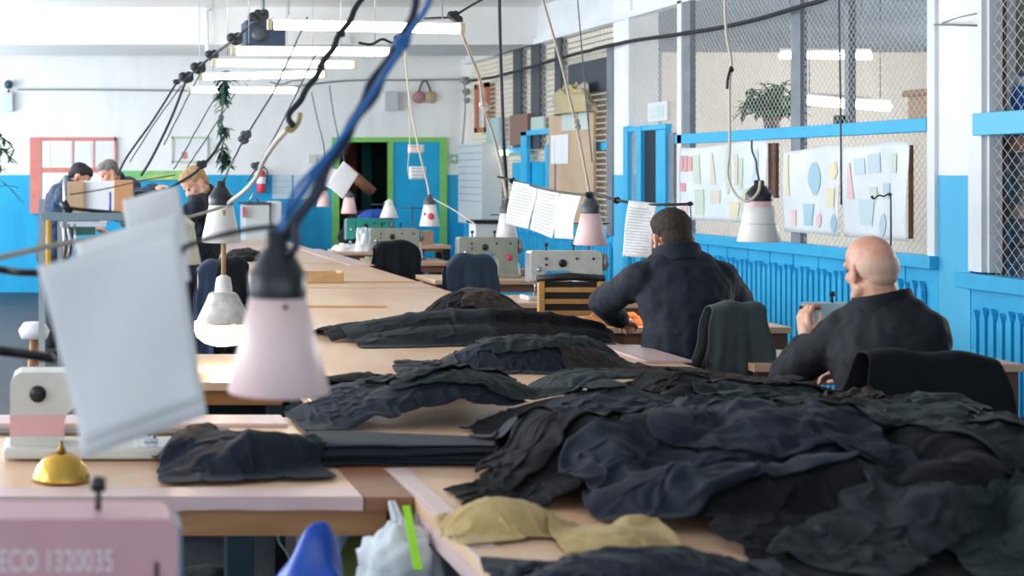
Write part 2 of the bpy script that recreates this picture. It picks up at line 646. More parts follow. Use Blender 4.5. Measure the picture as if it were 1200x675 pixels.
# long cutting table down the middle of the room
T1 = table('cutting_table', 'long pale wooden cutting table running to the far door', 1.25, 2.66, 7.2, 17.3,
           legs=[(x, y) for x in (1.33, 2.56) for y in (7.4, 9.8, 12.2, 14.6, 17.1)])
m = MB(); m.box((2.5, 12.3, TZ + .001), (2.72, 15.0, TZ + .008)); m.build('edge_strip', M_pink, T1)
for yy in (9.9, 12.6, 15.0):
    m = MB(); m.box((1.26, yy, TZ), (2.65, yy + .006, TZ + .0012))
    m.build('seam', mat('dark seam', '7a6352', .7), T1)
T0 = table('cutting_table', 'wide middle section of the cutting table under the long folded garments', .90, 2.66, 5.4, 7.195,
           legs=[(x, y) for x in (1.0, 2.56) for y in (5.5, 7.1)])
m = MB(); m.box((2.50, 5.95, TZ + .001), (2.70, 6.5, TZ + .012)); m.build('edge_strip', M_pink, T0)

T2 = table('sewing_table', 'small pale table under the glowing lamp, joined to the cutting table', .20, .895, 5.4, 6.25,
           edge=mat('orange brown wood', 'b87f48', .5, col2='a26c3a', scale=9, stretch=(.3, 1, 2)))
T3 = table('front_table', 'pale work table nearest the viewer heaped with dark fabric', .867, 2.72, 2.35, 5.39,
           legs=[(.98, 2.5), (2.6, 2.5), (1.35, 5.2), (2.6, 5.2)])
m = MB()
m.box((.868, 2.36, TZ - .075), (.88, 3.8, TZ + .002))
m.box((.88, 3.0, TZ + .0005), (.93, 3.8, TZ + .004))
m.build('edge_strip', M_pink, T3)
# left machine table
YA, YB = 3.47, 4.62
T4 = table('machine_table', 'worn pale table with pink edge carrying the white machine with a pink band', -.62, .865, YA, YB,
           legs=[(-.5, YA + .1), (.43, YA + .06), (-.5, YB - .1), (.78, YB - .1)])
m = MB()
px = []
n = 60
x0, x1 = -.62, .735
out = []
for i in range(n + 1):
    t = i / n
    x = x0 + (x1 - x0) * t
    s = .052 if t < .62 else .034
    if .62 <= t < .66: s = .052 - .018 * (t - .62) / .04
    out.append((x, TZ + .006 - s - .003 * mnoise.noise(Vector((x * 9, 1, 2)))))
m.prism([(x0, TZ + .006)] + out + [(x1, TZ + .006)], 'y', YA - .014, YA + .0)
m.box((x0, YA, TZ + .0005), (x1, YA + .085, TZ + .006))
m.build('edge_strip', M_pink, T4)
m = MB(); m.box((.74, YA - .012, TZ - .034), (.863, YA + .9, TZ + .004)); m.build('board', M_wood_b, T4)
m = MB(); m.box((-.62, YA + .012, TZ - .10), (.80, YA + .028, TZ - .036)); m.build('rail', M_wood_e, T4)
m = MB(); m.box((-.62, YB - .18, TZ + .001), (.7, YB - .02, TZ + .012)); m.build('back_board', M_pink, T4)
m = MB(); m.box((-.3, YB - .33, TZ + .001), (.5, YB - .25, TZ + .01)); m.build('rail', mat('dark board', '5c5550', .6), T4)
# near table under the pink machine (mostly below the frame)
T5 = table('machine_table', 'near table below the frame that holds the pink numbered machine', -.95, .30, 1.85, 2.45)

# sewing tables of the right-hand row
ROW = []
labels = ['pale sewing table in front of the bald man', 'wooden sewing table in front of the dark-haired man',
          'sewing table under the white machine behind the slatted chair', 'sewing table under the machine with a red dial',
          'sewing table below the grey machine near the blue door', 'farthest sewing table under the teal machine']
spots = [(2.97, 4.15, 5.95, 6.45), (2.90, 3.90, 7.4, 8.0), (2.84, 3.95, 8.8, 9.4), (2.84, 3.9, 10.7, 11.3), (2.84, 3.6, 12.9, 13.5), (2.84, 3.5, 14.6, 15.2)]
for lab, (a, b_, c, d_) in zip(labels, spots):
    t = table('sewing_table', lab, a, b_, c, d_, z=.775, group=None,
              edge=M_wood_b, legm=mat('dark brown wood leg', '6d4a3a', .6), legs=[(a + .06, c + .06), (b_ - .05, c + .05), (a + .06, d_ - .06), (b_ - .05, d_ - .05)])
    ROW.append(t)
# ================================================================ cloth: settled by a small position-based solver
HX0, HY0, HR = -.8, 2.2, .0125
HNX, HNY = int(4.9 / HR), int(6.6 / HR)
Hm = np.zeros((HNX, HNY))


def h_box(x0, x1, y0, y1, z):
    i0, i1 = max(0, int((x0 - HX0) / HR)), min(HNX, int((x1 - HX0) / HR) + 1)
    j0, j1 = max(0, int((y0 - HY0) / HR)), min(HNY, int((y1 - HY0) / HR) + 1)
    Hm[i0:i1, j0:j1] = np.maximum(Hm[i0:i1, j0:j1], z)


h_box(.90, 2.66, 5.4, 7.2, TZ); h_box(1.25, 2.66, 7.2, 9, TZ); h_box(.20, .895, 5.4, 6.25, TZ); h_box(.867, 2.72, 2.35, 5.4, TZ + .003)
h_box(-.62, .865, YA, YB, TZ + .006)
h_box(2.9, 3.9, 7.4, 8.0, .775); h_box(2.97, 4.15, 5.95, 6.45, .775)


def h_at(x, y):
    fx = np.clip((x - HX0) / HR, 0, HNX - 1.001); fy = np.clip((y - HY0) / HR, 0, HNY - 1.001)
    i = fx.astype(int); j = fy.astype(int); a = fx - i; b = fy - j
    return (Hm[i, j] * (1 - a) * (1 - b) + Hm[i + 1, j] * a * (1 - b) + Hm[i, j + 1] * (1 - a) * b + Hm[i + 1, j + 1] * a * b)


def h_write(p, add=.003):
    """raise the height map to the surface of the cloth"""
    q = p
    for ax in (0, 1):                       # refine so that no cell is missed
        for _ in range(2 if q.shape[ax] < 120 else 1):
            if ax == 0:
                mid = (q[1:] + q[:-1]) / 2
                n = np.empty((q.shape[0] * 2 - 1,) + q.shape[1:]); n[0::2] = q; n[1::2] = mid
            else:
                mid = (q[:, 1:] + q[:, :-1]) / 2
                n = np.empty((q.shape[0], q.shape[1] * 2 - 1, 3)); n[:, 0::2] = q; n[:, 1::2] = mid
            q = n
    q = q.reshape(-1, 3)
    i = ((q[:, 0] - HX0) / HR + .5).astype(int); j = ((q[:, 1] - HY0) / HR + .5).astype(int)
    ok = (i >= 0) & (i < HNX) & (j >= 0) & (j < HNY)
    np.maximum.at(Hm, (i[ok], j[ok]), q[ok, 2] + add)


def cloth_sim(rest, p0, steps=110, iters=9, eps=.005, fric=1.5, grav=9.8, stiff_bend=.25, seed=0):
    """rest: (n,m,2) flat pattern, p0: (n,m,3) start"""
    p = p0.copy(); v = np.zeros_like(p)
    n, mm = rest.shape[:2]
    C = []

    def addc(sa, sb, k):
        L = np.linalg.norm(rest[sa] - rest[sb], axis=-1)
        C.append((sa, sb, L, k))
    S = slice
    for par in (0, 1):
        a = np.arange(par, n - 1, 2)
        if len(a): addc((S(par, par + 2 * len(a) - 1, 2), S(None)), (S(par + 1, par + 2 * len(a), 2), S(None)), .9)
        a = np.arange(par, mm - 1, 2)
        if len(a): addc((S(None), S(par, par + 2 * len(a) - 1, 2)), (S(None), S(par + 1, par + 2 * len(a), 2)), .9)
    for par in (0, 1):
        a = np.arange(par, n - 1, 2); L_ = 2 * len(a)
        if len(a):
            addc((S(par, par + L_ - 1, 2), S(0, mm - 1)), (S(par + 1, par + L_, 2), S(1, mm)), .35)
            addc((S(par, par + L_ - 1, 2), S(1, mm)), (S(par + 1, par + L_, 2), S(0, mm - 1)), .35)
    for st in (2, 4):
        for par in range(2 * st):
            if par < st:
                a = [i for i in range(par, n - st, 2 * st)]
                if a: addc((S(a[0], a[-1] + 1, 2 * st), S(None)), (S(a[0] + st, a[-1] + st + 1, 2 * st), S(None)), stiff_bend)
                a = [i for i in range(par, mm - st, 2 * st)]
                if a: addc((S(None), S(a[0], a[-1] + 1, 2 * st)), (S(None), S(a[0] + st, a[-1] + st + 1, 2 * st)), stiff_bend)
    dt = 1 / 60.
    for s in range(steps):
        v[..., 2] -= grav * dt
        v *= .985
        q = p + v * dt
        for it in range(iters):
            for (sa, sb, L, k) in C:
                a = q[sa]; b = q[sb]
                d = b - a
                l = np.sqrt((d * d).sum(-1)) + 1e-9
                e = l - L
                if k < .3:       # bending springs only resist sharp folding
                    e = np.minimum(e + .35 * L, 0)
                c = (k * .5 * e / l)[..., None] * d
                q[sa] = a + c
                q[sb] = b - c
            if it % 3 == 2 or it == iters - 1:
                h = h_at(q[..., 0], q[..., 1]) + eps
                pen = h - q[..., 2]
                hit = pen > 0
                # steep jumps push sideways instead of teleporting up
                big = pen > .07
                up = hit & ~big
                q[..., 2][up] = h[up]
                if big.any():
                    q[..., :2][big] = p[..., :2][big]
                    hh = h_at(q[..., 0], q[..., 1]) + eps
                    bb = big & (q[..., 2] < hh)
                    q[..., 2][bb] = np.minimum(hh[bb], np.maximum(q[..., 2][bb], p[..., 2][bb]))
                q[..., :2][up] = p[..., :2][up] + (q[..., :2][up] - p[..., :2][up]) * (1 - fric * .5)
        v = (q - p) / dt
        sp = np.sqrt((v * v).sum(-1, keepdims=True))
        v *= np.minimum(1, 2.0 / (sp + 1e-9))
        p = q
    return p


def pattern(kind, L, Wd, h=.016):
    n, mm = max(8, int(L / h)), max(8, int(Wd / h))
    u = np.linspace(0, 1, n)[:, None] * np.ones((1, mm)); w = np.linspace(-.5, .5, mm)[None, :] * np.ones((n, 1))
    x = (u - .5) * L
    if kind == 'leg':
        wd = Wd * (.62 + .38 * np.cos(u * 1.3) ** 2)
        y = w * wd + .06 * Wd * np.sin(u * 3)
        x = x + .08 * L * w * (u > .7) * (u - .7) * 3
    elif kind == 'front':
        y = w * Wd * (1 - .25 * u ** 2); x = x + .12 * L * (w + .5) ** 2 * (1 - u)
    else:
        y = w * Wd
    return np.stack([x, y], -1)


def drop(kind, L, Wd, x, y, ang, comp=(.8, .75), z=.12, seed=0, amp=.03, freq=6.0, tilt=0.0, steps=110, h=.013, fold=None, iters=9, bend=.2, add=.003):
    """start crumpled over (x, y) and let it settle on what lies there"""
    rest = pattern(kind, L, Wd, h)
    rg = np.random.RandomState(seed)
    u = rest[..., 0]; w = rest[..., 1]
    X = u * comp[0]; Y = w * comp[1]
    Z = np.zeros_like(X)
    main = rg.uniform(0, PI)
    for k in range(8):
        f = freq * (2.4 + 1.5 * k); a = amp * 1.25 / (1 + .75 * k)
        t = main + rg.normal(0, .55) + (PI / 2 if k in (3, 6) else 0); ph = rg.uniform(0, 6.28)
        ph2 = rg.uniform(0, 6.28); ph3 = rg.uniform(0, 6.28)
        arg = (u * math.cos(t) + w * math.sin(t)) * f + ph + 1.1 * np.sin(u * 7 + w * 5 + ph2) + .7 * np.sin(w * 13 - u * 4 + ph3)
        env = .55 + .45 * np.sin(u * 6 + w * 4 + ph3)
        Z += a * env * np.sin(arg)
        X += a * .45 * env * math.cos(t) * np.cos(arg + .6); Y += a * .45 * env * math.sin(t) * np.cos(arg + .6)
    if fold is not None:      # fold over: part beyond the line is turned back on top
        fx = fold
        over = u > fx
        X = np.where(over, 2 * fx * comp[0] - X, X); Z = np.where(over, Z * .4 + .05 + .02 * rg.rand(), Z)
    ca, sa = math.cos(ang), math.sin(ang)
    gx = x + X * ca - Y * sa; gy = y + X * sa + Y * ca
    base = h_at(gx, gy)
    bz = np.maximum(base, np.median(base)) if tilt == 0 else np.median(base) + tilt * X
    gz = np.maximum(bz, base) * .6 + .4 * base.max() + z + Z
    gz = np.maximum(gz, base + .01)
    p = cloth_sim(rest, np.stack([gx, gy, gz], -1), steps=steps, seed=seed, iters=iters, stiff_bend=bend)
    h_write(p, add)
    return p


M_cl = [mat('charcoal suiting', '23292f', .75, col2='1c2227', scale=30, sheen=.03, spec=.22, bump=.25, bscale=260),
        mat('dark navy suiting', '141d2c', .7, col2='101826', scale=30, sheen=.05, spec=.25, bump=.25, bscale=260),
        mat('near-black cloth', '0b0d12', .75, col2='08090d', scale=30, sheen=.02, spec=.18, bump=.25, bscale=260),
        mat('dark brown-black lining', '2f2422', .65, col2='251c1a', scale=30, sheen=.03, spec=.3, bump=.2, bscale=260),
        mat('dark green-grey cloth', '242f32', .75, col2='1d2729', scale=30, sheen=.03, spec=.22, bump=.25, bscale=260),
        mat('olive-tan cotton', 'b9a06c', .85, col2='a58b5a', scale=20, sheen=.1, bump=.25, bscale=200),
        mat('rust-brown lining', '6b4a3c', .7, col2='553a30', scale=20, sheen=.1, bump=.2, bscale=200)]


def cloth_obj(name, p, m, label, cat='cloth', group=None, solid=.0022, parent=None):
    n, mm = p.shape[:2]
    me = bpy.data.meshes.new(name)
    vs = p.reshape(-1, 3)
    idx = np.arange(n * mm).reshape(n, mm)
    fs = np.stack([idx[:-1, :-1], idx[1:, :-1], idx[1:, 1:], idx[:-1, 1:]], -1).reshape(-1, 4)
    c = vs.mean(0)
    if parent is None:
        org = Vector((c[0], c[1], vs[:, 2].min()))
        vl = vs - np.array(org)
    else:
        org = Vector((0, 0, 0)); vl = vs - np.array(wloc(parent))
    me.from_pydata(vl.tolist(), [], fs.tolist())
    me.polygons.foreach_set('use_smooth', [True] * len(me.polygons))
    me.materials.append(m)
    o = bpy.data.objects.new(name, me); COL.objects.link(o)
    o.location = org
    if parent is not None: o.parent = parent
    md = o.modifiers.new('s', 'SMOOTH'); md.iterations = 3; md.factor = .5
    md = o.modifiers.new('u', 'SUBSURF'); md.levels = 1; md.render_levels = 1
    md = o.modifiers.new('t', 'SOLIDIFY'); md.thickness = solid; md.offset = 0
    if label: tag(o, label, cat, group)
    return o
# ================================================================ heaps of cut cloth
def mound(cx, cy, rx, ry, hgt, ang=0, seed=1):
    """base bump written in the height map: the bottom pieces of the pile"""
    i = np.arange(HNX)[:, None] * HR + HX0 - cx; j = np.arange(HNY)[None, :] * HR + HY0 - cy
    u = (i * math.cos(ang) + j * math.sin(ang)) / rx; w = (-i * math.sin(ang) + j * math.cos(ang)) / ry
    r2 = u * u + w * w
    b = hgt * np.clip(1 - r2, 0, 1) ** .8
    return b


# neat stack of cut trouser pieces bridging the two tables
for k in range(9):
    x = .95 + .012 * math.sin(k * 2.3); y = 3.93 + .012 * math.cos(k * 3.1)
    p = drop('leg', .56, .26, x, y, .06 * math.sin(k * 1.9) - .12, (.985, .93), seed=60 + k // 3, amp=.012, h=.014, steps=30, iters=6, z=.012, add=.0012)
    cloth_obj('trouser_panel', p, M_cl[1 if k % 3 else 0], 'dark trouser panel in the neat layered stack at the corner of the two tables', 'cloth', 'layered trouser panels in one stack')

G_A = 'dark cut pieces heaped on the front table'
# the big heap, front right -------------------------------------------------
B = np.zeros_like(Hm)
for (cx, cy, rx, ry, hg) in ((2.3, 4.1, .7, .5, .15), (1.85, 3.65, .78, .52, .15), (1.55, 3.42, .42, .24, .10), (2.2, 3.4, .5, .3, .2), (2.55, 3.6, .6, .7, .14), (1.75, 4.5, .5, .5, .10),
                             (2.35, 4.8, .4, .42, .16), (1.95, 5.05, .3, .25, .10), (2.2, 3.1, 1.05, .30, .07), (2.5, 2.95, .6, .4, .13), (1.15, 2.70, .25, .14, .07)):
    B = np.maximum(B, mound(cx, cy, rx, ry, hg))
rr = np.random.RandomState(5)
for k in range(46):
    cx, cy = rr.uniform(1.3, 3.4), rr.uniform(2.75, 4.9)
    base = B[int((cx - HX0) / HR), int((cy - HY0) / HR)]
    if base > .03:
        B = B + mound(cx, cy, rr.uniform(.2, .5), rr.uniform(.05, .10), rr.uniform(.05, .11), rr.uniform(0, PI)) * (B > .01) * (.5 if cy > 4.1 else 1)
B = .23 * np.tanh(B / .23)
gx_ = np.arange(HNX)[:, None] * HR + HX0 + 0 * B; gy_ = np.arange(HNY)[None, :] * HR + HY0 + 0 * B
B = B * (1 - .45 * np.clip((gx_ - 2.0) / .35, 0, 1) * np.clip((gy_ - 3.3) / .4, 0, 1))
Hm = np.where((B > .001) & (Hm > .7), np.maximum(Hm, TZ + B), Hm)
heapA = [
    # kind, L, W, x, y, angle, comp, mat, seed, amp, label
    ('rect', 1.9, 1.6, 2.15, 3.95, .3, (.8, .8), 2, 11, .03, 'wide near-black sheet at the bottom of the big heap'),
    ('rect', 1.6, 1.0, 1.9, 3.75, .1, (.72, .7), 2, 31, .04, 'near-black rumpled cloth showing in the hollows left of the big heap'),
    ('rect', 1.9, .9, 2.1, 3.05, .05, (.72, .68), 2, 12, .04, 'near-black sheet along the front edge of the big heap'),
    ('leg', .9, .5, 1.28, 3.50, .25, (.7, .6), 2, 37, .05, 'black ragged piece at the lower left tip of the heap above the larger tan bundle'),
    ('rect', 1.1, .7, 1.62, 3.34, .05, (.7, .6), 1, 36, .05, 'navy rumpled piece along the near edge of the heap behind the small tan bundle'),
    ('leg', 1.0, .5, 1.40, 3.72, .35, (.72, .6), 2, 13, .045, 'black crumpled piece at the left tip of the big heap above the tan bundles'),
    ('leg', 1.1, .55, 1.55, 4.15, .85, (.72, .62), 1, 14, .04, 'blue-grey piece sloping to a point on the bare wood left of the big heap'),
    ('front', 1.1, .8, 1.80, 3.62, 1.25, (.68, .62), 1, 15, .05, 'navy piece with a rounded fold in the middle of the big heap'),
    ('leg', 1.1, .5, 2.05, 4.75, .1, (.67, .63), 2, 16, .045, 'near-black ruffled piece on the far left shoulder of the big heap'),
    ('front', 1.2, .8, 2.45, 4.35, .2, (.7, .65), 4, 17, .045, 'green-grey piece spread on top of the big heap behind the others'),
    ('rect', 1.1, .6, 2.5, 4.05, .9, (.65, .6), 2, 32, .05, 'black crumpled piece under the diagonal band on the big heap'),
    ('leg', 1.2, .6, 2.35, 3.75, -.2, (.75, .68), 0, 18, .045, 'broad charcoal piece lying in the centre of the big heap'),
    ('leg', 1.0, .4, 2.12, 3.45, 2.0, (.65, .6), 0, 19, .045, 'charcoal strip falling forward over the big heap'),
    ('rect', .9, .5, 2.55, 4.42, .5, (.36, .34), 3, 20, .05, 'brown-black twisted lining on the crest of the big heap'),
    ('leg', 1.2, .6, 2.62, 3.95, .5, (.7, .6), 1, 21, .05, 'dark piece running up to the right edge of the heap by the draped chair'),
    ('front', 1.0, .7, 2.5, 3.4, .7, (.66, .6), 0, 22, .05, 'grey piece at the lower right corner of the big heap'),
    ('rect', 1.0, .6, 2.1, 2.85, .2, (.55, .5), 4, 23, .05, 'crumpled green-grey scrap at the bottom edge of the picture'),
    ('rect', 1.0, .55, 1.14, 2.72, -.1, (.6, .5), 1, 24, .05, 'crumpled navy cloth in front of the tan bundles'),
    ('leg', 1.0, .5, 2.7, 2.98, .3, (.6, .5), 2, 25, .05, 'black twisted piece along the bottom right of the heap'),
    ('leg', 1.0, .34, 2.52, 3.98, .75, (.78, .75), 4, 26, .03, 'green-grey band folded diagonally on top of the big heap'),
    ('rect', .9, .5, 2.35, 4.95, .2, (.62, .55), 0, 34, .05, 'charcoal rumpled piece at the far back edge of the big heap'),
    ('leg', .8, .4, 2.45, 4.65, -.3, (.62, .5), 3, 35, .05, 'brown-black rolled piece on the crest of the heap before the bald man'),
    ('rect', .7, .4, 1.7, 2.9, .5, (.55, .5), 0, 33, .05, 'small charcoal scrap between the navy cloth and the green-grey scrap'),
]
for (kd, L, Wd, x, y, a, cp, mi, sd, am, lab) in heapA:
    p = drop(kd, L, Wd, x, y, a, cp, seed=sd, amp=am * 1.5, h=.0135, steps=75, iters=9, z=.05, freq=4.4 if sd % 3 else 6.5, bend=.29)
    cloth_obj('cut_cloth_piece', p, M_cl[mi], lab, 'cloth', G_A)

# tan cotton bundles in front of the heap
for (x, y, a, sd, L, Wd, cp, lab) in ((1.0, 3.17, .25, 41, .40, .34, (.78, .66), 'tan cotton bundle at the near left corner of the front table'),
                             (1.20, 3.02, -.1, 42, .28, .22, (.85, .75), 'smaller tan cotton bundle tucked against the black heap')):
    Hm = np.maximum(Hm, np.where(mound(x, y, .13, .09, 1) > 0, TZ + .003 + mound(x, y, .13, .10, .06 if sd == 41 else .03), 0))
    p = drop('rect', L, Wd, x, y, a, cp, seed=sd, amp=.014, h=.009, steps=70, iters=8, z=.02)
    cloth_obj('tan_cotton_bundle', p, M_cl[5], lab, 'fabric', None)

# garments on the left machine table and the middle of the cutting table ------
G_B = 'dark garment pieces lying on the tables'


def lay(name, specs, group, cat='cloth', **kw):
    for (kd, L, Wd, x, y, a, cp, mi, sd, am, lab) in specs:
        k2 = dict(h=.0135, steps=65, iters=8, z=.03); k2.update(kw)
        p = drop(kd, L, Wd, x, y, a, cp, seed=sd, amp=am, **k2)
        cloth_obj(name, p, M_cl[mi], lab, cat, group)


Bm = mound(.46, 3.88, .22, .2, .07) + mound(.55, 3.78, .2, .05, .05, .5) + mound(.35, 3.95, .2, .05, .04, 1.0)
Hm = np.maximum(Hm, np.where(Bm > .001, TZ + Bm, 0))
lay('garment_piece', [
    ('rect', .7, .65, .45, 3.95, .3, (.62, .56), 3, 51, .04, 'dark brown crumpled garment on the left machine table'),
    ('front', .6, .38, .46, 3.76, .1, (.75, .7), 1, 52, .03, 'smooth blue-black flap in front of the brown garment on the machine table'),
], G_B)
# middle heap
Bm = mound(1.18, 4.72, .5, .45, .10) + mound(1.35, 4.55, .4, .15, .06, .2) + mound(1.0, 5.0, .3, .1, .03, .5)
Hm = np.maximum(Hm, np.where((Bm > .001) & (Hm > .7), TZ + Bm, 0))
lay('garment_piece', [
    ('leg', 1.0, .45, 1.25, 5.08, .1, (.75, .7), 2, 71, .035, 'black piece along the far side of the middle pile'),
    ('rect', 1.0, .6, 1.08, 4.60, .12, (.72, .68), 1, 72, .035, 'navy rumpled piece at the left end of the middle pile'),
    ('front', .95, .6, 1.45, 4.66, -.1, (.75, .7), 4, 73, .035, 'green-grey jacket piece on the right of the middle pile'),
    ('rect', .7, .45, 1.25, 4.72, .4, (.6, .6), 0, 74, .04, 'small charcoal piece crumpled on top of the middle pile'),
    ('leg', .6, .3, 1.05, 5.25, .3, (.75, .7), 2, 75, .03, 'black pointed piece hanging at the back left of the middle pile'),
    ('leg', .5, .26, 1.92, 5.0, .2, (.8, .75), 4, 76, .025, 'small dark green strip between the middle pile and the big heap'),
], G_B)
Bm = mound(2.0, 5.95, .4, .3, .11) + mound(1.8, 5.8, .3, .1, .03, -.3) + mound(2.2, 5.9, .3, .08, .03, .6)
Hm = np.maximum(Hm, np.where(Bm > .001, TZ + Bm, 0))
lay('garment_piece', [
    ('leg', .9, .45, 1.72, 5.75, -.25, (.75, .68), 1, 81, .03, 'blue-black piece stretched left below the long folded garments'),
    ('front', .95, .6, 2.08, 5.92, .0, (.7, .66), 4, 82, .04, 'grey-green humped piece below the long folded garments'),
    ('leg', .9, .4, 2.4, 5.66, .15, (.75, .6), 3, 83, .035, 'brown-black piece reaching toward the bald man from the heap'),
    ('rect', .6, .3, 2.35, 5.3, .3, (.7, .6), 1, 84, .035, 'navy ruffled scrap behind the left shoulder of the big heap'),
], G_B)
# long folded garments across the table
Bm = mound(1.95, 6.85, .85, .3, .10) + mound(2.1, 6.8, .7, .08, .04, .05) + mound(1.6, 6.6, .5, .07, .025, .1)
Hm = np.maximum(Hm, np.where(Bm > .001, TZ + Bm, 0))
lay('folded_garment', [
    ('rect', 1.6, .55, 1.95, 6.95, .08, (.88, .72), 2, 91, .025, 'long black folded garment lying across the cutting table, lowest of the pair'),
    ('leg', 1.45, .42, 2.0, 6.65, .06, (.9, .7), 0, 92, .025, 'long charcoal folded garment lying across the cutting table in front of its pair'),
    ('leg', .6, .3, 2.35, 6.7, .0, (.9, .8), 2, 93, .02, 'flat black garment end at the right edge of the cutting table'),
], 'long folded garments', cat='garment')
Bm = mound(2.25, 7.65, .3, .25, .17)
Hm = np.maximum(Hm, np.where(Bm > .001, TZ + Bm, 0))
lay('garment_piece', [
    ('rect', .8, .7, 2.22, 7.6, .2, (.75, .7), 2, 94, .03, 'tall black bundle behind the long folded garments'),
    ('leg', .6, .3, 2.38, 7.5, -.3, (.75, .6), 3, 95, .03, 'brown-black sleeve piece lying over the right side of the tall bundle'),
    ('leg', .6, .25, 2.52, 7.15, -.5, (.7, .6), 6, 96, .03, 'rust-brown lining piece by the hand of the dark-haired man'),
    ('leg', .45, .22, 2.42, 7.3, -.4, (.75, .6), 1, 97, .03, 'small blue-black piece between the tall bundle and the rust lining'),
], G_B)
# ================================================================ people
M_skin = mat('skin', 'd9a387', .5, col2='cf9278', scale=14, sub=.12)
M_skin2 = mat('pale ruddy skin', 'd8ab94', .5, col2='c98f78', scale=16, sub=.12)
M_jacket = mat('dark navy work jacket', '1b2230', .75, col2='151b27', scale=14, sheen=.03, spec=.3, bump=.3, bscale=220)
M_jacket2 = mat('black-blue work jacket', '12161f', .75, col2='0e1118', scale=14, sheen=.03, spec=.3, bump=.3, bscale=220)
M_jacket3 = mat('blue work jacket', '1b3350', .8, col2='162b45', scale=14, sheen=.05)
M_trous = mat('dark trousers', '191d26', .85)
M_shoe = mat('black shoe leather', '14110f', .4)
M_hair = mat('dark brown cropped hair', '35271f', .75, col2='2a1e18', scale=60, bump=.6, bscale=300, stretch=(1, 1, .25))
M_hair_b = mat('black hair', '16171a', .7, bump=.6, bscale=300)
M_hair_g = mat('sparse grey stubble hair', 'd0aa96', .5, col2='c9a18d', scale=60, bump=.3, bscale=400)
M_hair_f = mat('sandy fair hair', 'b28f66', .75, col2='a07d55', scale=50, bump=.5, bscale=300)
M_eye = mat('eye', '3a2f28', .2)
M_lip = mat('lip', 'b0705f', .5)
M_shirt = mat('pale shirt cuff', 'dfe6ec', .7)

tex = bpy.data.textures.new('cloth folds', 'CLOUDS'); tex.noise_scale = .13; tex.noise_depth = 2
tex3 = bpy.data.textures.new('fine cloth folds', 'MUSGRAVE'); tex3.noise_scale = .06
tex2 = bpy.data.textures.new('hair tufts', 'CLOUDS'); tex2.noise_scale = .02


def frame(fwd, up=(0, 0, 1)):
    y = Vector(fwd).normalized(); z = Vector(up); z = (z - y * z.dot(y)).normalized(); x = y.cross(z)
    return Matrix((x, y, z)).transposed()


def displace(o, t, s, mid=.5):
    md = o.modifiers.new('d', 'DISPLACE'); md.texture = t; md.strength = s; md.mid_level = mid; md.texture_coords = 'LOCAL'
    return md


def hand_mb(m, wrist, direction, palm_n, s=1.0, curl=.6, thumb=1):
    """palm, four unequal bent fingers and a thumb; palm_n points out of the palm"""
    F = frame(direction, palm_n)          # x across the palm, y along, z out of palm
    w = Vector(wrist)
    def L(x, y, z): return w + F @ (Vector((x, y, z)) * s)
    m.capsule(L(0, -.02, 0), L(0, .03, 0), .026 * s, .028 * s, flat=1.15, flatdir=F @ Vector((1, 0, 0)))
    m.capsule(L(-.018, .03, 0), L(-.022, .082, 0), .017 * s, .015 * s)
    m.capsule(L(.0, .03, 0), L(.0, .086, 0), .018 * s, .015 * s)
    m.capsule(L(.018, .03, 0), L(.022, .078, 0), .017 * s, .014 * s)
    lens = [.064, .074, .070, .056]
    for i, fl in enumerate(lens):
        x = (-.028 + i * .0195)
        y0 = .082 + (.004 if i in (1, 2) else 0)
        a = curl * (1 + .12 * i)
        p = Vector((x, y0, 0)); ang = .15 + a * .35
        r = .0092 if i < 3 else .008
        for j, f in enumerate((.45, .32, .23)):
            q = p + Vector((0, math.cos(ang), math.sin(ang))) * fl * f * 1.25
            m.capsule(L(*p), L(*q), r * s, r * .92 * s, seg=10)
            p = q; ang += a * .75; r *= .93
    t = -thumb
    p0, p1, p2, p3 = (t * .02, .01, .006), (t * .045, .035, .018), (t * .05, .062, .030), (t * .042, .086, .036)
    m.capsule(L(*p0), L(*p1), .015 * s, .0125 * s, seg=10)
    m.capsule(L(*p1), L(*p2), .0115 * s, .010 * s, seg=10)
    m.capsule(L(*p2), L(*p3), .010 * s, .0085 * s, seg=10)


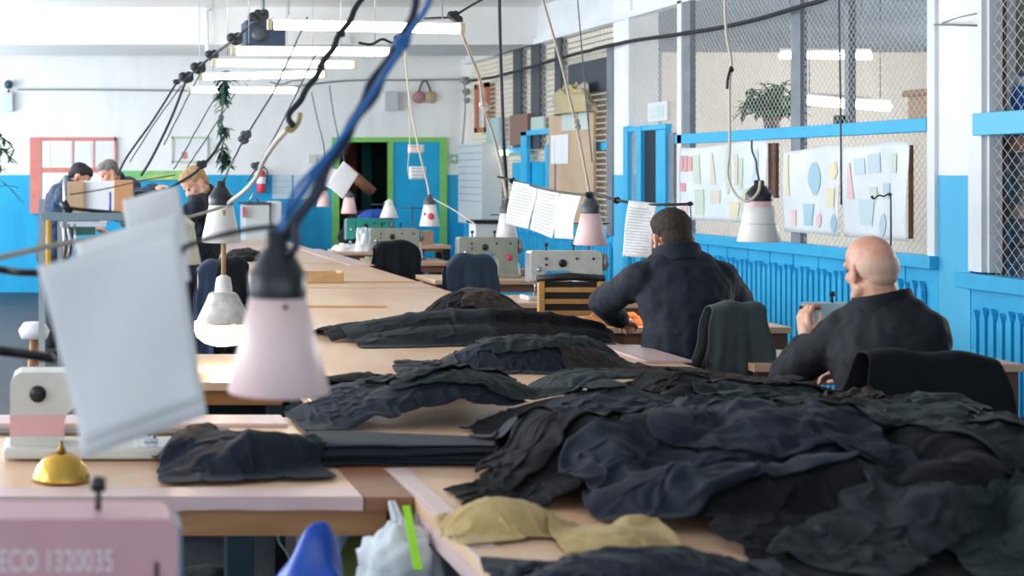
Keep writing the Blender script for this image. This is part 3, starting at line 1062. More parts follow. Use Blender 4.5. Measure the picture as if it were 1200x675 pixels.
def person(label, J, look, s=1.0, up=(0, 0, 1), skin=None, hair='crop', hairm=None, jacket=None, vox=.009, group=None,
           collar=True, fine=True, squash=1.0, folds=.012, hands=None, belly=.125):
    skin = skin or M_skin
    jacket = jacket or M_jacket
    base = Vector((J['pelvis'].x, J['pelvis'].y, 0))
    g = thing('person', label, 'person', base, group=group)
    H = frame(look, up)
    hc = J['head']

    def h(x, y, z): return hc + H @ (Vector((x * squash, y, z)) * s)
    rot = H
    m = MB()
    e = lambda c, r: m.ellipsoid(h(*c), (r[0] * s * squash, r[1] * s, r[2] * s), rot)
    e((0, -.012, .035), (.077, .096, .088)); e((0, .012, .045), (.070, .082, .070))
    e((0, .035, -.025), (.058, .055, .072)); e((0, .050, -.078), (.038, .036, .028))
    m.capsule(h(-.05, -.005, -.06), h(-.028, .055, -.088), .024 * s, .022 * s); m.capsule(h(.05, -.005, -.06), h(.028, .055, -.088), .024 * s, .022 * s)
    m.capsule(h(0, .084, .012), h(0, .104, -.028), .009 * s, .014 * s)            # nose
    m.ellipsoid(h(-.012, .095, -.032), .010 * s); m.ellipsoid(h(.012, .095, -.032), .010 * s)
    m.capsule(h(-.04, .074, .024), h(.04, .074, .024), .013 * s, .013 * s)         # brow
    m.capsule(h(-.018, .084, -.058), h(.018, .084, -.058), .009 * s, .009 * s)     # mouth
    e((-.044, .055, -.022), (.020, .022, .022)); e((.044, .055, -.022), (.020, .022, .022))
    for sd in (-1, 1):                                                             # ears
        m.ellipsoid(h(sd * .080, -.012, -.008), (.009 * s, .020 * s, .033 * s), rot @ Euler((R(-12), 0, sd * R(24))).to_matrix())
        m.ellipsoid(h(sd * .076, -.006, -.030), (.008 * s, .012 * s, .014 * s), rot)
    nb = J['neck']
    m.capsule(h(0, -.028, -.035), nb, .056 * s, .062 * s)
    m.capsule(nb, J['chest'], .07 * s, .14 * s); m.capsule(J['chest'], J['pelvis'], .12 * s, .12 * s)
    for S in 'LR':
        m.capsule(nb, J['sh' + S], .05 * s, .055 * s)
        m.capsule(J['sh' + S], J['el' + S], .048 * s, .038 * s)
        m.capsule(J['el' + S], J['wr' + S], .038 * s, .026 * s)
        k = 'knee' + S
        m.capsule(J['hip' + S], J[k], .075 * s, .052 * s); m.capsule(J[k], J['foot' + S], .05 * s, .035 * s)
    for S in 'LR':
        if hands and S in hands:
            d, pn, curl = hands[S]
        else:
            d, pn, curl = (J['wr' + S] - J['el' + S]), Vector((0, 0, -1)), .5
        hand_mb(m, J['wr' + S] + Vector(d).normalized() * .02 * s, d, pn, s, curl, 1 if S == 'L' else -1)
    body = m.build('body', skin, g, remesh=.0055 if fine else .011, smooth_it=2)
    # eyes, mouth
    for sd in (-1, 1):
        MB().ellipsoid(h(sd * .03, .083, .004), .0085 * s).build('eye', M_eye, g)
    MB().capsule(h(-.02, .092, -.058), h(.02, .092, -.058), .0035 * s, .0035 * s).build('lips', M_lip, g)
    # hair
    if hair:
        m = MB()
        if hair == 'crop':
            m.ellipsoid(h(0, -.022, .048), (.084 * s * squash, .094 * s, .084 * s), rot)
            m.ellipsoid(h(0, .02, .075), (.070 * s * squash, .07 * s, .055 * s), rot)
            m.ellipsoid(h(0, -.055, -.005), (.066 * s * squash, .052 * s, .065 * s), rot)
        else:
            m.ellipsoid(h(0, -.038, .012), (.0800 * s * squash, .0735 * s, .068 * s), rot)
            m.ellipsoid(h(0, -.06, -.018), (.062 * s * squash, .043 * s, .045 * s), rot)
        o = m.build('hair', hairm or M_hair, g, remesh=.006 * s, smooth_it=2)
        if hair == 'crop': displace(o, tex2, .009)
    # jacket
    m = MB()
    ch, pv = J['chest'], J['pelvis']
    ax = (J['shR'] - J['shL']).normalized()
    m.capsule(J['shL'].lerp(J['shR'], .12), J['shL'].lerp(J['shR'], .88), .078 * s, .078 * s, flat=1.0)
    fw = ax.cross(Vector((0, 0, 1))) * -1
    T = Matrix((ax, (Vector((0, 0, 1)).cross(ax)).normalized(), Vector((0, 0, 1)))).transposed()
    upper = nb.lerp(ch, .45); low = ch.lerp(pv, .5)
    m.ellipsoid(nb.lerp(ch, .35), (.165 * s, .105 * s, .12 * s), T)
    m.ellipsoid(ch, (.200 * s, .135 * s, .20 * s), T)
    m.ellipsoid(low, (.185 * s, (belly + .01) * s, .19 * s), T)
    m.ellipsoid(pv + Vector((0, 0, .03)), (.19 * s, .145 * s, .12 * s), T)
    m.capsule(ch, pv, .15 * s, .15 * s, flat=1.15, flatdir=ax)
    for S in 'LR':
        m.capsule(J['sh' + S], J['el' + S], .078 * s, .062 * s)
        e_, w_ = J['el' + S], J['wr' + S]
        m.capsule(e_, e_.lerp(w_, .88), .063 * s, .047 * s)
        # stretched folds round the elbow and armpit
        m.capsule(J['sh' + S].lerp(ch, .3), J['el' + S].lerp(J['sh' + S], .3), .075 * s, .045 * s)
        for q in range(3):
            c0 = J['sh' + S].lerp(J['el' + S], .35 + .22 * q)
            dv = (J['el' + S] - J['sh' + S]).normalized(); o1 = dv.orthogonal().normalized(); o2 = dv.cross(o1)
            pts = [c0 + (o1 * math.cos(t) + o2 * math.sin(t)) * .066 * s + dv * .03 * math.sin(t * 1 + q * 2) for t in [i * .5 for i in range(8)]]
            m.tube(pts, .011 * s, 6)
    o = m.build('jacket', jacket, g, remesh=vox, smooth_it=10)
    displace(o, tex, folds * 1.5)
    displace(o, tex3, folds * .4)
    if collar:
        F = frame(H @ Vector((0, 1, 0)), (hc - nb).normalized() + Vector((0, 0, .6)))
        m = MB()
        def cf(u, v):
            t = (u - .5) * 2 * PI * .86 - PI / 2
            rr_ = (.074 + .018 * v + .012 * abs(u - .5)) * s
            fold = v
            return nb + F @ Vector((rr_ * math.cos(t) * 1.08, rr_ * math.sin(t) * 1.05 - .004, (.060 * math.sin(min(fold, .55) / .55 * PI / 2) - (.082 * max(0, fold - .55) / .45)) * s + .012 - .02 * abs(u - .5) * s))
        m.grid(cf, 28, 8)
        m.build('collar', jacket, g, solid=.004, subsurf=1)
    # trousers, shoes
    m = MB()
    m.capsule(J['hipL'], J['hipR'], .125 * s, .125 * s)
    for S in 'LR':
        m.capsule(J['hip' + S], J['knee' + S], .095 * s, .072 * s)
        m.capsule(J['knee' + S], J['foot' + S] + Vector((0, 0, .03)), .072 * s, .058 * s)
    o = m.build('trousers', M_trous, g, remesh=.014, smooth_it=3)
    for S in 'LR':
        f = J['foot' + S]
        dd = Vector((look[0], look[1], 0)).normalized()
        m = MB(); c = Vector((f.x, f.y, .05))
        m.capsule(c - dd * .05, c + dd * .14, .046 * s, .038 * s)
        m.box((c.x - .05, c.y - .06, 0.0), (c.x + .05, c.y + .06, .03))
        m.build('shoe', M_shoe, g, remesh=.012, smooth_it=2)
    return g


def sit(J, fw, seat=.5, splay=.16, knee_d=.44):
    fw = Vector((fw[0], fw[1], 0)).normalized(); sd = Vector((fw.y, -fw.x, 0))
    pv = J['pelvis']
    for S, k in (('L', -1), ('R', 1)):
        J['hip' + S] = pv + sd * .1 * k - Vector((0, 0, .04))
        J['knee' + S] = pv + fw * knee_d + sd * splay * k - Vector((0, 0, .02))
        kn = J['knee' + S]
        J['foot' + S] = Vector((kn.x, kn.y, .08)) + fw * .02
    return J


def stand(J, fw, sp=.1, back=0.0):
    fw = Vector((fw[0], fw[1], 0)).normalized(); sd = Vector((fw.y, -fw.x, 0)); pv = J['pelvis']
    for S, k in (('L', -1), ('R', 1)):
        J['hip' + S] = pv + sd * .09 * k - Vector((0, 0, .05))
        J['knee' + S] = Vector((pv.x, pv.y, .5)) + sd * sp * k + fw * .03
        J['foot' + S] = Vector((pv.x, pv.y, .08)) + sd * sp * k - fw * .02
    return J


# dark-haired man, seen from behind, bent over his sewing
J = dict(head=P(787, 281, 6.55), neck=P(795, 306, 6.45), chest=P(803, 350, 6.42), pelvis=P(806, 462, 6.38),
         shL=P(752, 326, 6.47), shR=P(843, 326, 6.42), elL=P(706, 354, 6.72), elR=P(869, 362, 6.62),
         wrL=P(728, 368, 7.02), wrR=P(838, 370, 6.98))
J['head'] = P(787, 279, 6.52)
sit(J, (0, 1))
J['wrL'].z = .85; J['wrR'].z = .85
person('man with short dark hair seen from behind, bent over the sewing table', J, (.02, 1, -.30), s=1.08, up=(-.06, .2, 1), hairm=M_hair,
       jacket=M_jacket, vox=.009, hands={'L': (Vector((.5, .8, -.12)), Vector((.2, .1, -1)), .5), 'R': (Vector((-.5, .8, -.12)), Vector((-.2, .1, -1)), .5)}, squash=.98)

# bald man turned to the left
J = dict(head=P(1021, 316, 5.08), neck=P(1037, 364, 4.98), chest=P(1040, 412, 4.96), pelvis=P(1050, 540, 4.92),
         shL=P(990, 388, 5.08), shR=P(1083, 388, 4.86), elL=P(925, 438, 5.24), elR=P(1085, 470, 5.05),
         wrL=P(946, 400, 5.5), wrR=P(985, 420, 5.5))
J['head'] = P(1020, 317, 5.0)
J['elR'] = P(1093, 462, 5.0); J['wrR'] = P(1010, 440, 5.35)
sit(J, (-.3, 1))
person('bald man turned left in a dark jacket, raising one hand at the sewing table', J, (-.06, 1, -.12), s=1.03, up=(-.05, .12, 1), hair='stubble', hairm=M_hair_g,
       skin=M_skin2, jacket=M_jacket2, vox=.009, squash=.88,
       hands={'L': (Vector((.02, .25, 1)), Vector((.9, .3, 0)), 1.05), 'R': (Vector((-.4, .8, .0)), Vector((0, 0, -1)), .5)}, belly=.15)

# three men working at the far left
J = dict(head=P(93, 208, 12.2), neck=P(82, 219, 12.2), chest=P(72, 240, 12.2), pelvis=P(62, 300, 12.2), shL=P(80, 226, 12.4), shR=P(76, 228, 12.0),
         elL=P(98, 250, 12.4), elR=P(88, 262, 12.0), wrL=P(112, 262, 12.4), wrR=P(108, 266, 12.0))
stand(J, (1, 0))
person('black-haired man in blue, stooping on the far left by the notice board', J, (.85, -.1, -.6), s=1.0, up=(.5, 0, 1), hairm=M_hair_b, jacket=M_jacket3, vox=.016, fine=False, folds=.03)
J = dict(head=P(128, 203, 12.9), neck=P(137, 214, 13.0), chest=P(150, 232, 13.1), pelvis=P(172, 290, 13.2), shL=P(139, 222, 12.85), shR=P(146, 220, 13.3),
         elL=P(160, 228, 12.7), elR=P(150, 250, 13.3), wrL=P(184, 221, 12.5), wrR=P(132, 255, 13.3))
stand(J, (-1, 0))
person('grey-haired man leaning left toward the stooping man', J, (-.85, -.25, -.5), s=.98, up=(-.4, 0, 1), hairm=mat('grey hair', '6f6a66', .8), jacket=M_jacket3, vox=.016, fine=False, folds=.03)
D5 = 9.7
J = dict(head=P(229, 216, D5), neck=P(241, 233, D5 + .05), chest=P(244, 256, D5 + .1), pelvis=P(228, 318, D5 + .12), shL=P(231, 240, D5 - .15), shR=P(250, 239, D5 + .2),
         elL=P(216, 266, D5 - .2), elR=P(258, 268, D5 + .25), wrL=P(207, 282, D5 - .1), wrR=P(240, 284, D5 + .4))
stand(J, (-.4, .6))
person('fair-haired man looking down behind the white cone lamp', J, (-.75, -.35, -.6), s=.98, up=(-.4, 0, 1), hairm=M_hair_f, skin=M_skin2, jacket=M_jacket, vox=.014, fine=False, folds=.025)
# ================================================================ chairs
M_chwood = mat('chair wood', 'c59a62', .5, col2='b58a52', scale=9, stretch=(1, 1, .3))
M_navyc = mat('navy chair cover', '27364a', .75, col2='202d3f', scale=8, sheen=.05, bump=.2, bscale=150)
M_greyj = mat('grey-green jacket cloth', '3f4a4d', .85, col2='384245', scale=10, sheen=.06, bump=.25, bscale=200)
M_blackj = mat('black jacket cloth', '0f141b', .8, col2='0b0f15', scale=10, sheen=.03, spec=.25, bump=.25, bscale=200)
M_denim = mat('blue-grey work cloth', '2a3c55', .85, col2='22324a', scale=10, sheen=.05)


def chair(label, x, y, zt, w=.40, group=None, slats=False):
    """seen from behind: backrest at y, seat beyond it"""
    g = thing('chair', label, 'chair', (x, y, 0), group=group)
    h = w / 2
    for sx in (-1, 1):
        m = MB(); m.box((x + sx * h - .018, y - .018, 0), (x + sx * h + .018, y + .018, zt - .01)); m.build('leg', M_chwood, g, bevel=.004)
        m = MB(); m.box((x + sx * h - .018, y + .38, 0), (x + sx * h + .018, y + .415, .43)); m.build('leg', M_chwood, g, bevel=.004)
    m = MB(); m.box((x - h - .01, y - .01, .43), (x + h + .01, y + .43, .465)); m.build('seat', mat('dark padded seat', '2a2c30', .7), g, bevel=.01)
    if slats:
        m = MB()
        for z in (zt - .09, zt - .16, zt - .23):
            m.box((x - h, y - .012, z), (x + h, y + .012, z + .028))
        m.build('backrest', M_chwood, g)
        m = MB(); m.tube([(x - h - .02, y, zt - .01), (x, y, zt + .004), (x + h + .02, y, zt - .01)], .024, 10); m.build('padded_top_rail', M_black, g)
        m = MB(); m.box((x - h, y + .02, zt - .24), (x + h, y + .035, zt - .03)); m.build('back_panel', mat('dark panel', '23242a', .7), g)
    else:
        m = MB(); m.box((x - h, y - .012, zt - .3), (x + h, y + .012, zt)); m.build('backrest', M_chwood, g, bevel=.01)
    return g


def drape(name, label, x, y, zt, w, drop_b, drop_f, m_, flare=.06, cat='jacket', seed=0, thick=.03, group=None, slope=0.0, round_=.03):
    rg = random.Random(seed)
    ph = [rg.uniform(0, 6) for _ in range(6)]
    mb = MB()
    tot = drop_b + drop_f + .08

    def f(u, v):
        s = v * tot
        uu = (u - .5) * 2
        side = abs(uu)
        if s < drop_b:
            d = (drop_b - s); z = zt - d; yy = y - thick - .01
            k = d / drop_b
        elif s < drop_b + .08:
            t = (s - drop_b) / .08 * PI
            d = 0; k = 0; z = zt + math.sin(t) * .02; yy = y - math.cos(t) * (thick + .01)
        else:
            d = s - drop_b - .08; z = zt - d; yy = y + thick + .01; k = d / drop_f
        fold = math.sin(uu * 9 + ph[0]) * .6 + math.sin(uu * 17 + ph[1] + k * 2) * .35 + math.sin(uu * 5 + ph[2] - k * 3) * .8
        yy += (fold * .016 * k) * (-1 if s < drop_b else 1) - (.03 * k * (1 if s < drop_b else -1))
        wx = w / 2 + flare * k
        z -= round_ * side ** 4 + slope * uu
        xx = x + uu * wx + .006 * math.sin(z * 30 + ph[3]) * side
        return (xx, yy, z + .006 * math.sin(uu * 6 + ph[4]))
    mb.grid(f, 40, 44)
    o = mb.build(name, m_, None, solid=.006, subsurf=1)
    me = o.data
    # origin on the object
    c = Vector((x, y, zt - max(drop_b, drop_f)))
    me.transform(Matrix.Translation(-c)); o.location = c
    return tag(o, label, cat, group)


chair('chair of the dark-haired man with a grey-green jacket hung on its back', 2.95, 6.06, .99, .16)
drape('jacket', 'grey-green jacket hung over the chair of the dark-haired man', 2.94, 6.06, 1.02, .24, .52, .4, M_greyj, flare=.09, seed=1, round_=.02)
chair('chair of the bald man, hidden under a black coat', 2.95, 4.70, .95, .32)
drape('coat', 'broad black coat spread over the chair back of the bald man', 2.95, 4.70, .975, .45, .55, .4, M_blackj, flare=.16, cat='coat', seed=2, thick=.035, round_=.008, slope=.01)
chair('slatted wooden chair with black padded top rail', 3.0, 8.22, .985, .36, slats=True)
chair('chair with rounded navy cover in front of the machine with red dial', 2.97, 10.2, .97, .28)
drape('chair_cover', 'rounded navy cover over the chair in front of the machine with red dial', 2.975, 10.2, .995, .38, .5, .3, M_navyc, flare=.03, cat='chair cover', seed=3, thick=.04, round_=.09)
chair('chair with black cover nearest the blue door', 2.93, 12.35, .97, .30)
drape('chair_cover', 'black rounded cover over the chair nearest the blue door', 2.93, 12.35, .99, .40, .5, .3, M_blackj, flare=.03, cat='chair cover', seed=4, thick=.05, round_=.07)
chair('chair at the left of the cutting table with a two-tone jacket over it', .94, 8.75, 1.0, .24)
drape('jacket', 'blue and black two-tone jacket hung over the chair left of the cutting table', .95, 8.75, 1.04, .30, .62, .4, M_denim, flare=.04, seed=5, thick=.04, round_=.06)
drape('jacket', 'black jacket hung over the right shoulder of the two-tone jacket', 1.02, 8.74, 1.062, .20, .58, .4, M_blackj, flare=.03, seed=6, thick=.052, round_=.05)

# ================================================================ sewing machines
def machine(label, x, y, z, rz, body, W_=.47, Ht=.30, band=None, dial=None, extra=None, wheel=True, stand=True, plate=None, leverm=None, group=None, backdark=True):
    """local frame: needle head at x=0, column and handwheel at x=W_, operator on the -y side"""
    g = thing('sewing_machine', label, 'sewing machine', (x, y, z), rz, group)
    B_ = lambda mb, n, m_, **k: mb.build(n, m_, g, local=True, **k)
    t = .055
    zt, za = Ht, Ht * .60
    out = [(0, .13), (0, zt - .012), (.012, zt), (W_ - .03, zt), (W_ - .01, zt - .012), (W_, zt - .04), (W_, .03), (W_ - .155, .03), (W_ - .155, za - .05),
           (W_ - .165, za - .02), (W_ - .19, za), (.105, za), (.09, za - .02), (.085, .13)]
    m = MB(); m.prism(out, 'y', -t, t); B_(m, 'arm', body, bevel=.010)
    m = MB(); m.box((-.03, -.088, 0), (W_ + .02, .088, .032)); B_(m, 'bed', body, bevel=.008)
    m = MB(); m.box((-.006, -t + .008, .12), (0.002, t - .008, zt - .015)); B_(m, 'face_plate', plate or M_steel, bevel=.002)
    m = MB(); m.tube([(.045, 0, .13), (.045, 0, .045)], .005); m.tube([(.062, 0, .13), (.062, 0, .05)], .0045); m.box((.035, -.018, .036), (.075, .012, .046)); B_(m, 'needle_bar', M_steel)
    m = MB(); m.box((-.02, -.075, .032), (.10, .075, .034)); B_(m, 'throat_plate', M_steel)
    if wheel:
        m = MB(); m.lathe([(.0, 0), (.030, .0), (.058, .006), (.060, .02), (.055, .034), (.03, .04), (0, .04)], (W_ + .008, 0, zt - .075), 28, axis=(1, 0, 0)); B_(m, 'handwheel', mat('grey handwheel', '7d7f82', .4, metal=.4))
    m = MB(); m.lathe([(0, 0), (.026, 0), (.026, .006), (0, .008)], (W_ * .44, -t - .001, zt - .08), 24, axis=(0, -1, 0))
    B_(m, 'maker_badge', M_black)
    m = MB(); m.lathe([(0, 0), (.026, 0), (.024, .014), (0, .016)], (W_ - .07, -t - .001, zt * .5), 24, axis=(0, -1, 0)); B_(m, 'stitch_dial', dial or M_steel)
    for i, (bx, bz) in enumerate(((.10, zt - .05), (.10, zt - .09), (.30, zt - .05), (W_ - .06, zt - .05))):
        m = MB(); m.lathe([(0, 0), (.008, 0), (.008, .006), (0, .007)], (bx, -t - .001, bz), 12, axis=(0, -1, 0)); B_(m, 'screw', M_black)
    m = MB(); m.lathe([(.006, 0), (.018, .002), (.018, .006), (.007, .012), (.016, .018), (.004, .02)], (.05, -t - .001, zt - .12), 16, axis=(0, -1, 0)); B_(m, 'tension_disc', M_steel)
    for bx in (.12, .30):
        m = MB(); m.tube([(bx, 0, zt), (bx, 0, zt + .035)], .005); m.lathe([(0, 0), (.012, 0), (.012, .02), (0, .022)], (bx, 0, zt + .03), 12); B_(m, 'thread_post', M_black)
    # back cover
    m = MB(); m.lathe([(0, 0), (.024, 0), (.024, .006), (0, .007)], (W_ - .08, t + .001, zt - .062), 24, axis=(0, 1, 0)); B_(m, 'oil_port', M_black)
    if band:
        m = MB(); m.box((W_ - .156, -t - .0015, za - .085), (W_ + .001, t + .0015, za - .025)); B_(m, 'painted_band', band)
    if stand:
        m = MB(); m.tube([(W_ - .02, .14, 0), (W_ - .02, .14, .52)], .007)
        m.box((W_ - .14, .10, .0), (W_ + .1, .18, .012)); m.tube([(W_ - .16, .14, .50), (W_ + .12, .14, .50)], .005)
        B_(m, 'thread_stand', M_dgrey)
        for dx in (-.1, .06):
            m = MB(); m.lathe([(.028, 0), (.014, .09), (.006, .10)], (W_ + dx, .14, .012), 16); B_(m, 'thread_cone', M_white)
    return g


TZ2 = .775
M_mgrey = mat('off-white machine enamel', 'd4d3cb', .35, col2='c2c1b9', scale=9)
M_mgreen = mat('grey-green machine enamel', 'a3a695', .4, col2='94978a', scale=9)
M_mteal = mat('teal machine enamel', '2f9d8f', .4, col2='2a8c80', scale=9)
M_mpink = mat('dusty pink machine enamel', 'cfa3ab', .35, col2='c4979f', scale=4)
M_mwhite = mat('cream machine enamel', 'dadad4', .35, col2='cdcdc6', scale=5)
M_red = mat('red plastic', 'd2485e', .4)
machine('off-white machine with round black badge behind the slatted chair', 3.01, 9.02, TZ2, 0, M_mgrey, Ht=.325)
machine('grey-green machine with a red dial behind the navy chair cover', 3.10, 11.0, TZ2, 0, M_mgreen, Ht=.325, dial=M_red)
machine('grey machine behind the black chair cover by the blue door', 2.87, 13.2, TZ2, 0, M_mgreen, Ht=.31)
machine('teal sewing machine farthest away in front of the dark doorway', 2.98, 14.9, TZ2, 0, M_mteal, Ht=.35)
machine('pale blue machine half hidden behind the bald man', 3.33, 6.2, TZ2, 0, mat('pale blue enamel', '8fb6c9', .4), Ht=.245, W_=.46, stand=False)
machine('cream machine with a pink band on the left table', .285, 3.99, TZ + .006, PI, M_mwhite, Ht=.245, W_=.465, band=mat('pink paint band', 'e0aeb0', .5), wheel=False, stand=False)
g = machine('dusty pink numbered machine at the bottom left corner', .160, 2.12, TZ, PI, M_mpink, Ht=.30, W_=.50, wheel=False, stand=False, plate=mat('blue-grey face plate', '8aa4bc', .35, metal=.3))
t = bpy.data.curves.new('lettering', 'FONT')
t.body = 'HHECO 1320035'
t.size = .047; t.extrude = .0006; t.align_x = 'RIGHT'
to = bpy.data.objects.new('lettering_curve', t)
COL.objects.link(to)
bpy.context.view_layer.update()
tm = bpy.data.meshes.new_from_object(to.evaluated_get(bpy.context.evaluated_depsgraph_get()))
bpy.data.objects.remove(to)
o = bpy.data.objects.new('lettering', tm)
COL.objects.link(o)
tm.transform(Matrix.Diagonal((.64, 1, 1, 1))); tm.materials.clear(); tm.materials.append(mat('white stencil paint', 'e4dfe6', .5))
o.parent = g
o.rotation_euler = (R(90), 0, PI)
# local frame is turned by 180 degrees: text faces the viewer (local +y side)
o.location = (.098, .0562, .221)
o.rotation_euler = (R(90), 0, PI)
m = MB(); m.box((.03, .0555, .20), (.036, .0575, .235)); m.box((.022, .0555, .205), (.05, .0575, .210)); m.build('latch', M_black, g, local=True)

# brass reflector lamp head lying on the left table
c = PZ(72, 560, TZ + .006); zt = c.z
g = thing('reflector_lamp_head', 'small shiny brass dome reflector beside the cream machine', 'lamp head', c)
m = MB(); m.lathe([(.078, 0), (.076, .006), (.066, .03), (.046, .054), (.022, .066), (.012, .068)], c, 32); m.build('dome', M_brass, g, solid=.002)
m = MB(); m.lathe([(.012, .066), (.012, .078), (.006, .084), (.004, .1)], c, 16, cap=True); m.build('neck', mat('dark brass', '8a6a2c', .4, metal=.7), g)
# ================================================================ cone lamps
M_shade_w = mat('white lamp enamel', 'e9e6e2', .4, col2='dcd8d3', scale=8)
M_shade_p = mat('pale pink lamp plastic', 'ecc8c6', .4, col2='e2bcba', scale=6)
M_shade_c = mat('cream lamp plastic', 'e2d7c0', .45)
M_cap = mat('black lamp cap', '1b2228', .35)
M_capg = mat('dark grey lamp cap', '474b50', .4)
M_bulb = mat('frosted bulb', 'f4f1ea', .2)


def cone_lamp(label, px, d, yt, yc, yb, wb, wt, m_, cap=M_cap, tilt=(0, 0), lit=0, stripes=None, spot=None):
    """px centre, yt top of cap, yc cap/shade joint, yb rim (pixel rows), wb rim width, wt joint width"""
    k = d / FOC
    top, jn, rim = P(px, yt, d), P(px, yc, d), P(px, yb, d)
    g = thing('cone_lamp', label, 'lamp', top, rot=(tilt[0], tilt[1], 0))
    h1 = (top.z - jn.z); h2 = (jn.z - rim.z); rt, rb = wt * k / 2, wb * k / 2
    q = lambda r, z: (r, z)
    m = MB(); m.lathe([(rb, -h1 - h2), (rb * 1.015, -h1 - h2 + .002), (rt + (rb - rt) * .5, -h1 - h2 * .5), (rt, -h1)], (0, 0, 0), 40)
    m.build('shade', m_, g, local=True, solid=.003)
    rc = rt * 1.06
    m = MB(); m.lathe([(rc, -h1 - .05 * h1), (rc * 1.02, -h1 * .95), (rc * 1.02, -h1 * .66), (rc * .93, -h1 * .62), (rc * .55, -h1 * .30), (rc * .40, -h1 * .26), (rc * .38, -h1 * .03), (rc * .25, 0), (0.0005, .001)], (0, 0, 0), 32)
    m.build('cap', cap, g, local=True)
    b = m_bulb_lit if lit else M_bulb
    m = MB(); m.lathe([(.0, -h1 - h2 * .75), (rt * .45, -h1 - h2 * .7), (rt * .62, -h1 - h2 * .5), (rt * .35, -h1 - h2 * .2), (rt * .3, -h1)], (0, 0, 0), 20)
    m.build('bulb', b, g, local=True)
    if stripes:
        for (f0, f1, mm) in stripes:
            r0 = rt + (rb - rt) * f0; r1 = rt + (rb - rt) * f1
            m = MB(); m.lathe([(r0 + .0025, -h1 - h2 * f0), (r1 + .0025, -h1 - h2 * f1)], (0, 0, 0), 40); m.build('band', mm, g, local=True)
    if spot:
        for (ang, f, r, mm) in spot:
            rr0 = rt + (rb - rt) * f + .003
            c = Vector((math.cos(ang) * rr0, math.sin(ang) * rr0, -h1 - h2 * f))
            m = MB(); m.lathe([(0, 0), (r, 0), (r, .002), (0, .002)], c, 20, axis=(math.cos(ang), math.sin(ang), .25)); m.build('sticker', mm, g, local=True)
    return g


m_bulb_lit = mat('lit warm bulb', 'ffd9a0', .3, emit=4, emitcol='ffc27a')
cone_lamp('large pale pink cone lamp with black cap hanging in the foreground', 324.5, 2.2, 270, 345, 459, 115, 62,
          mat('pink-white lamp plastic', 'e8cdcd', .4, col2='e2c5c5', scale=5), tilt=(0, R(-.6)), spot=[(-PI / 2 + .1, .1, .004, M_black)])
cone_lamp('white cone lamp with black cap beside the fair-haired man', 259, 5.8, 212, 239, 284, 45, 27, M_shade_w)
cone_lamp('small white cone lamp on a black cable, left of the hanging paper sheets', 594, 10.7, 233, 249, 278, 24, 15, M_shade_w, cap=M_capg)
cone_lamp('pink cone lamp hanging to the right of the hanging paper sheets', 692, 7.1, 226, 249, 287, 37, 20, M_shade_p, cap=M_capg)
cone_lamp('white lamp wrapped in striped tape hanging before the pictures', 889.5, 5.7, 211, 235, 283, 46, 27, M_shade_w, lit=1,
          stripes=[(0, .14, M_shade_p), (.34, .37, M_paper_g), (.55, .58, mat('grey tape', 'b9bcc2', .5)), (.88, 1.0, M_shade_p)])
cone_lamp('white lamp with a red flower sticker in front of the blue door', 503.5, 11.6, 228, 239, 265, 23, 13, M_shade_w, cap=M_capg,
          spot=[(-PI / 2 - .1, .55, .028, M_red), (-PI / 2 - .9, .45, .012, M_capg)])
cone_lamp('smallest pink cone lamp at the left edge of the green doorway', 379, 15.8, 217, 223, 242, 16, 10, M_shade_p, cap=M_capg)
cone_lamp('small pink cone lamp in front of the dark doorway', 409, 14.2, 224, 231, 250, 18, 11, M_shade_p, cap=M_capg)
cone_lamp('wide white shade lamp above the grey machine near the blue door', 456, 13.4, 233, 238, 255, 21, 9, M_shade_w, cap=M_shade_w)
cone_lamp('cream cone lamp half hidden behind the hanging papers', 214, 4.6, 252, 266, 309, 42, 26, M_shade_c, cap=M_shade_c)

# glowing lamp with torn white cover on a tan rod
D3 = 5.75
k = D3 / FOC
top = P(262, 322, D3)
g = thing('glowing_lamp', 'brightly lit lamp in a torn white cover hanging on a tan rod', 'lamp', top)
m = MB(); m.lathe([(.010, 0), (.03, -.012), (.036, -.05), (.038, -.075), (.045, -.085)], (0, 0, 0), 24); m.build('socket', M_shade_w, g, local=True)
m = MB(); m.lathe([(.046, -.075), (.06, -.085), (.085, -.135), (.112, -.185), (.122, -.20)], (0, 0, 0), 28)
for i, v in enumerate(m.v):
    n_ = mnoise.noise(Vector(v) * 22); m.v[i] = (v[0] * (1 + .10 * n_), v[1] * (1 + .10 * n_), v[2] + .008 * n_)
m.build('cover', mat('torn white plastic', 'd9d3cd', .5, col2='b3aca8', scale=18), g, local=True, solid=.002)
m = MB(); m.lathe([(.122, -.198), (.124, -.235), (.112, -.265), (.08, -.288), (.03, -.298), (0, -.30)], (0, 0, 0), 28)
for i, v in enumerate(m.v):
    n_ = mnoise.noise(Vector(v) * 30); m.v[i] = (v[0] * (1 + .05 * n_), v[1] * (1 + .05 * n_), v[2] + .006 * n_)
m.build('glass_bowl', mat('glowing glass', 'fff0d8', .4, emit=2.0, emitcol='ffc98a'), g, local=True)
m = MB(); m.lathe([(.040, -.076), (.052, -.083), (.052, -.09), (.04, -.096)], (0, 0, 0), 20); m.build('collar', M_capg, g, local=True)
m = MB(); m.tube([P(262, 246, D3), P(262, 322, D3)], .0105); m.build('rod', mat('tan bamboo rod', 'b59a6c', .6, col2='a38858', scale=20), g)


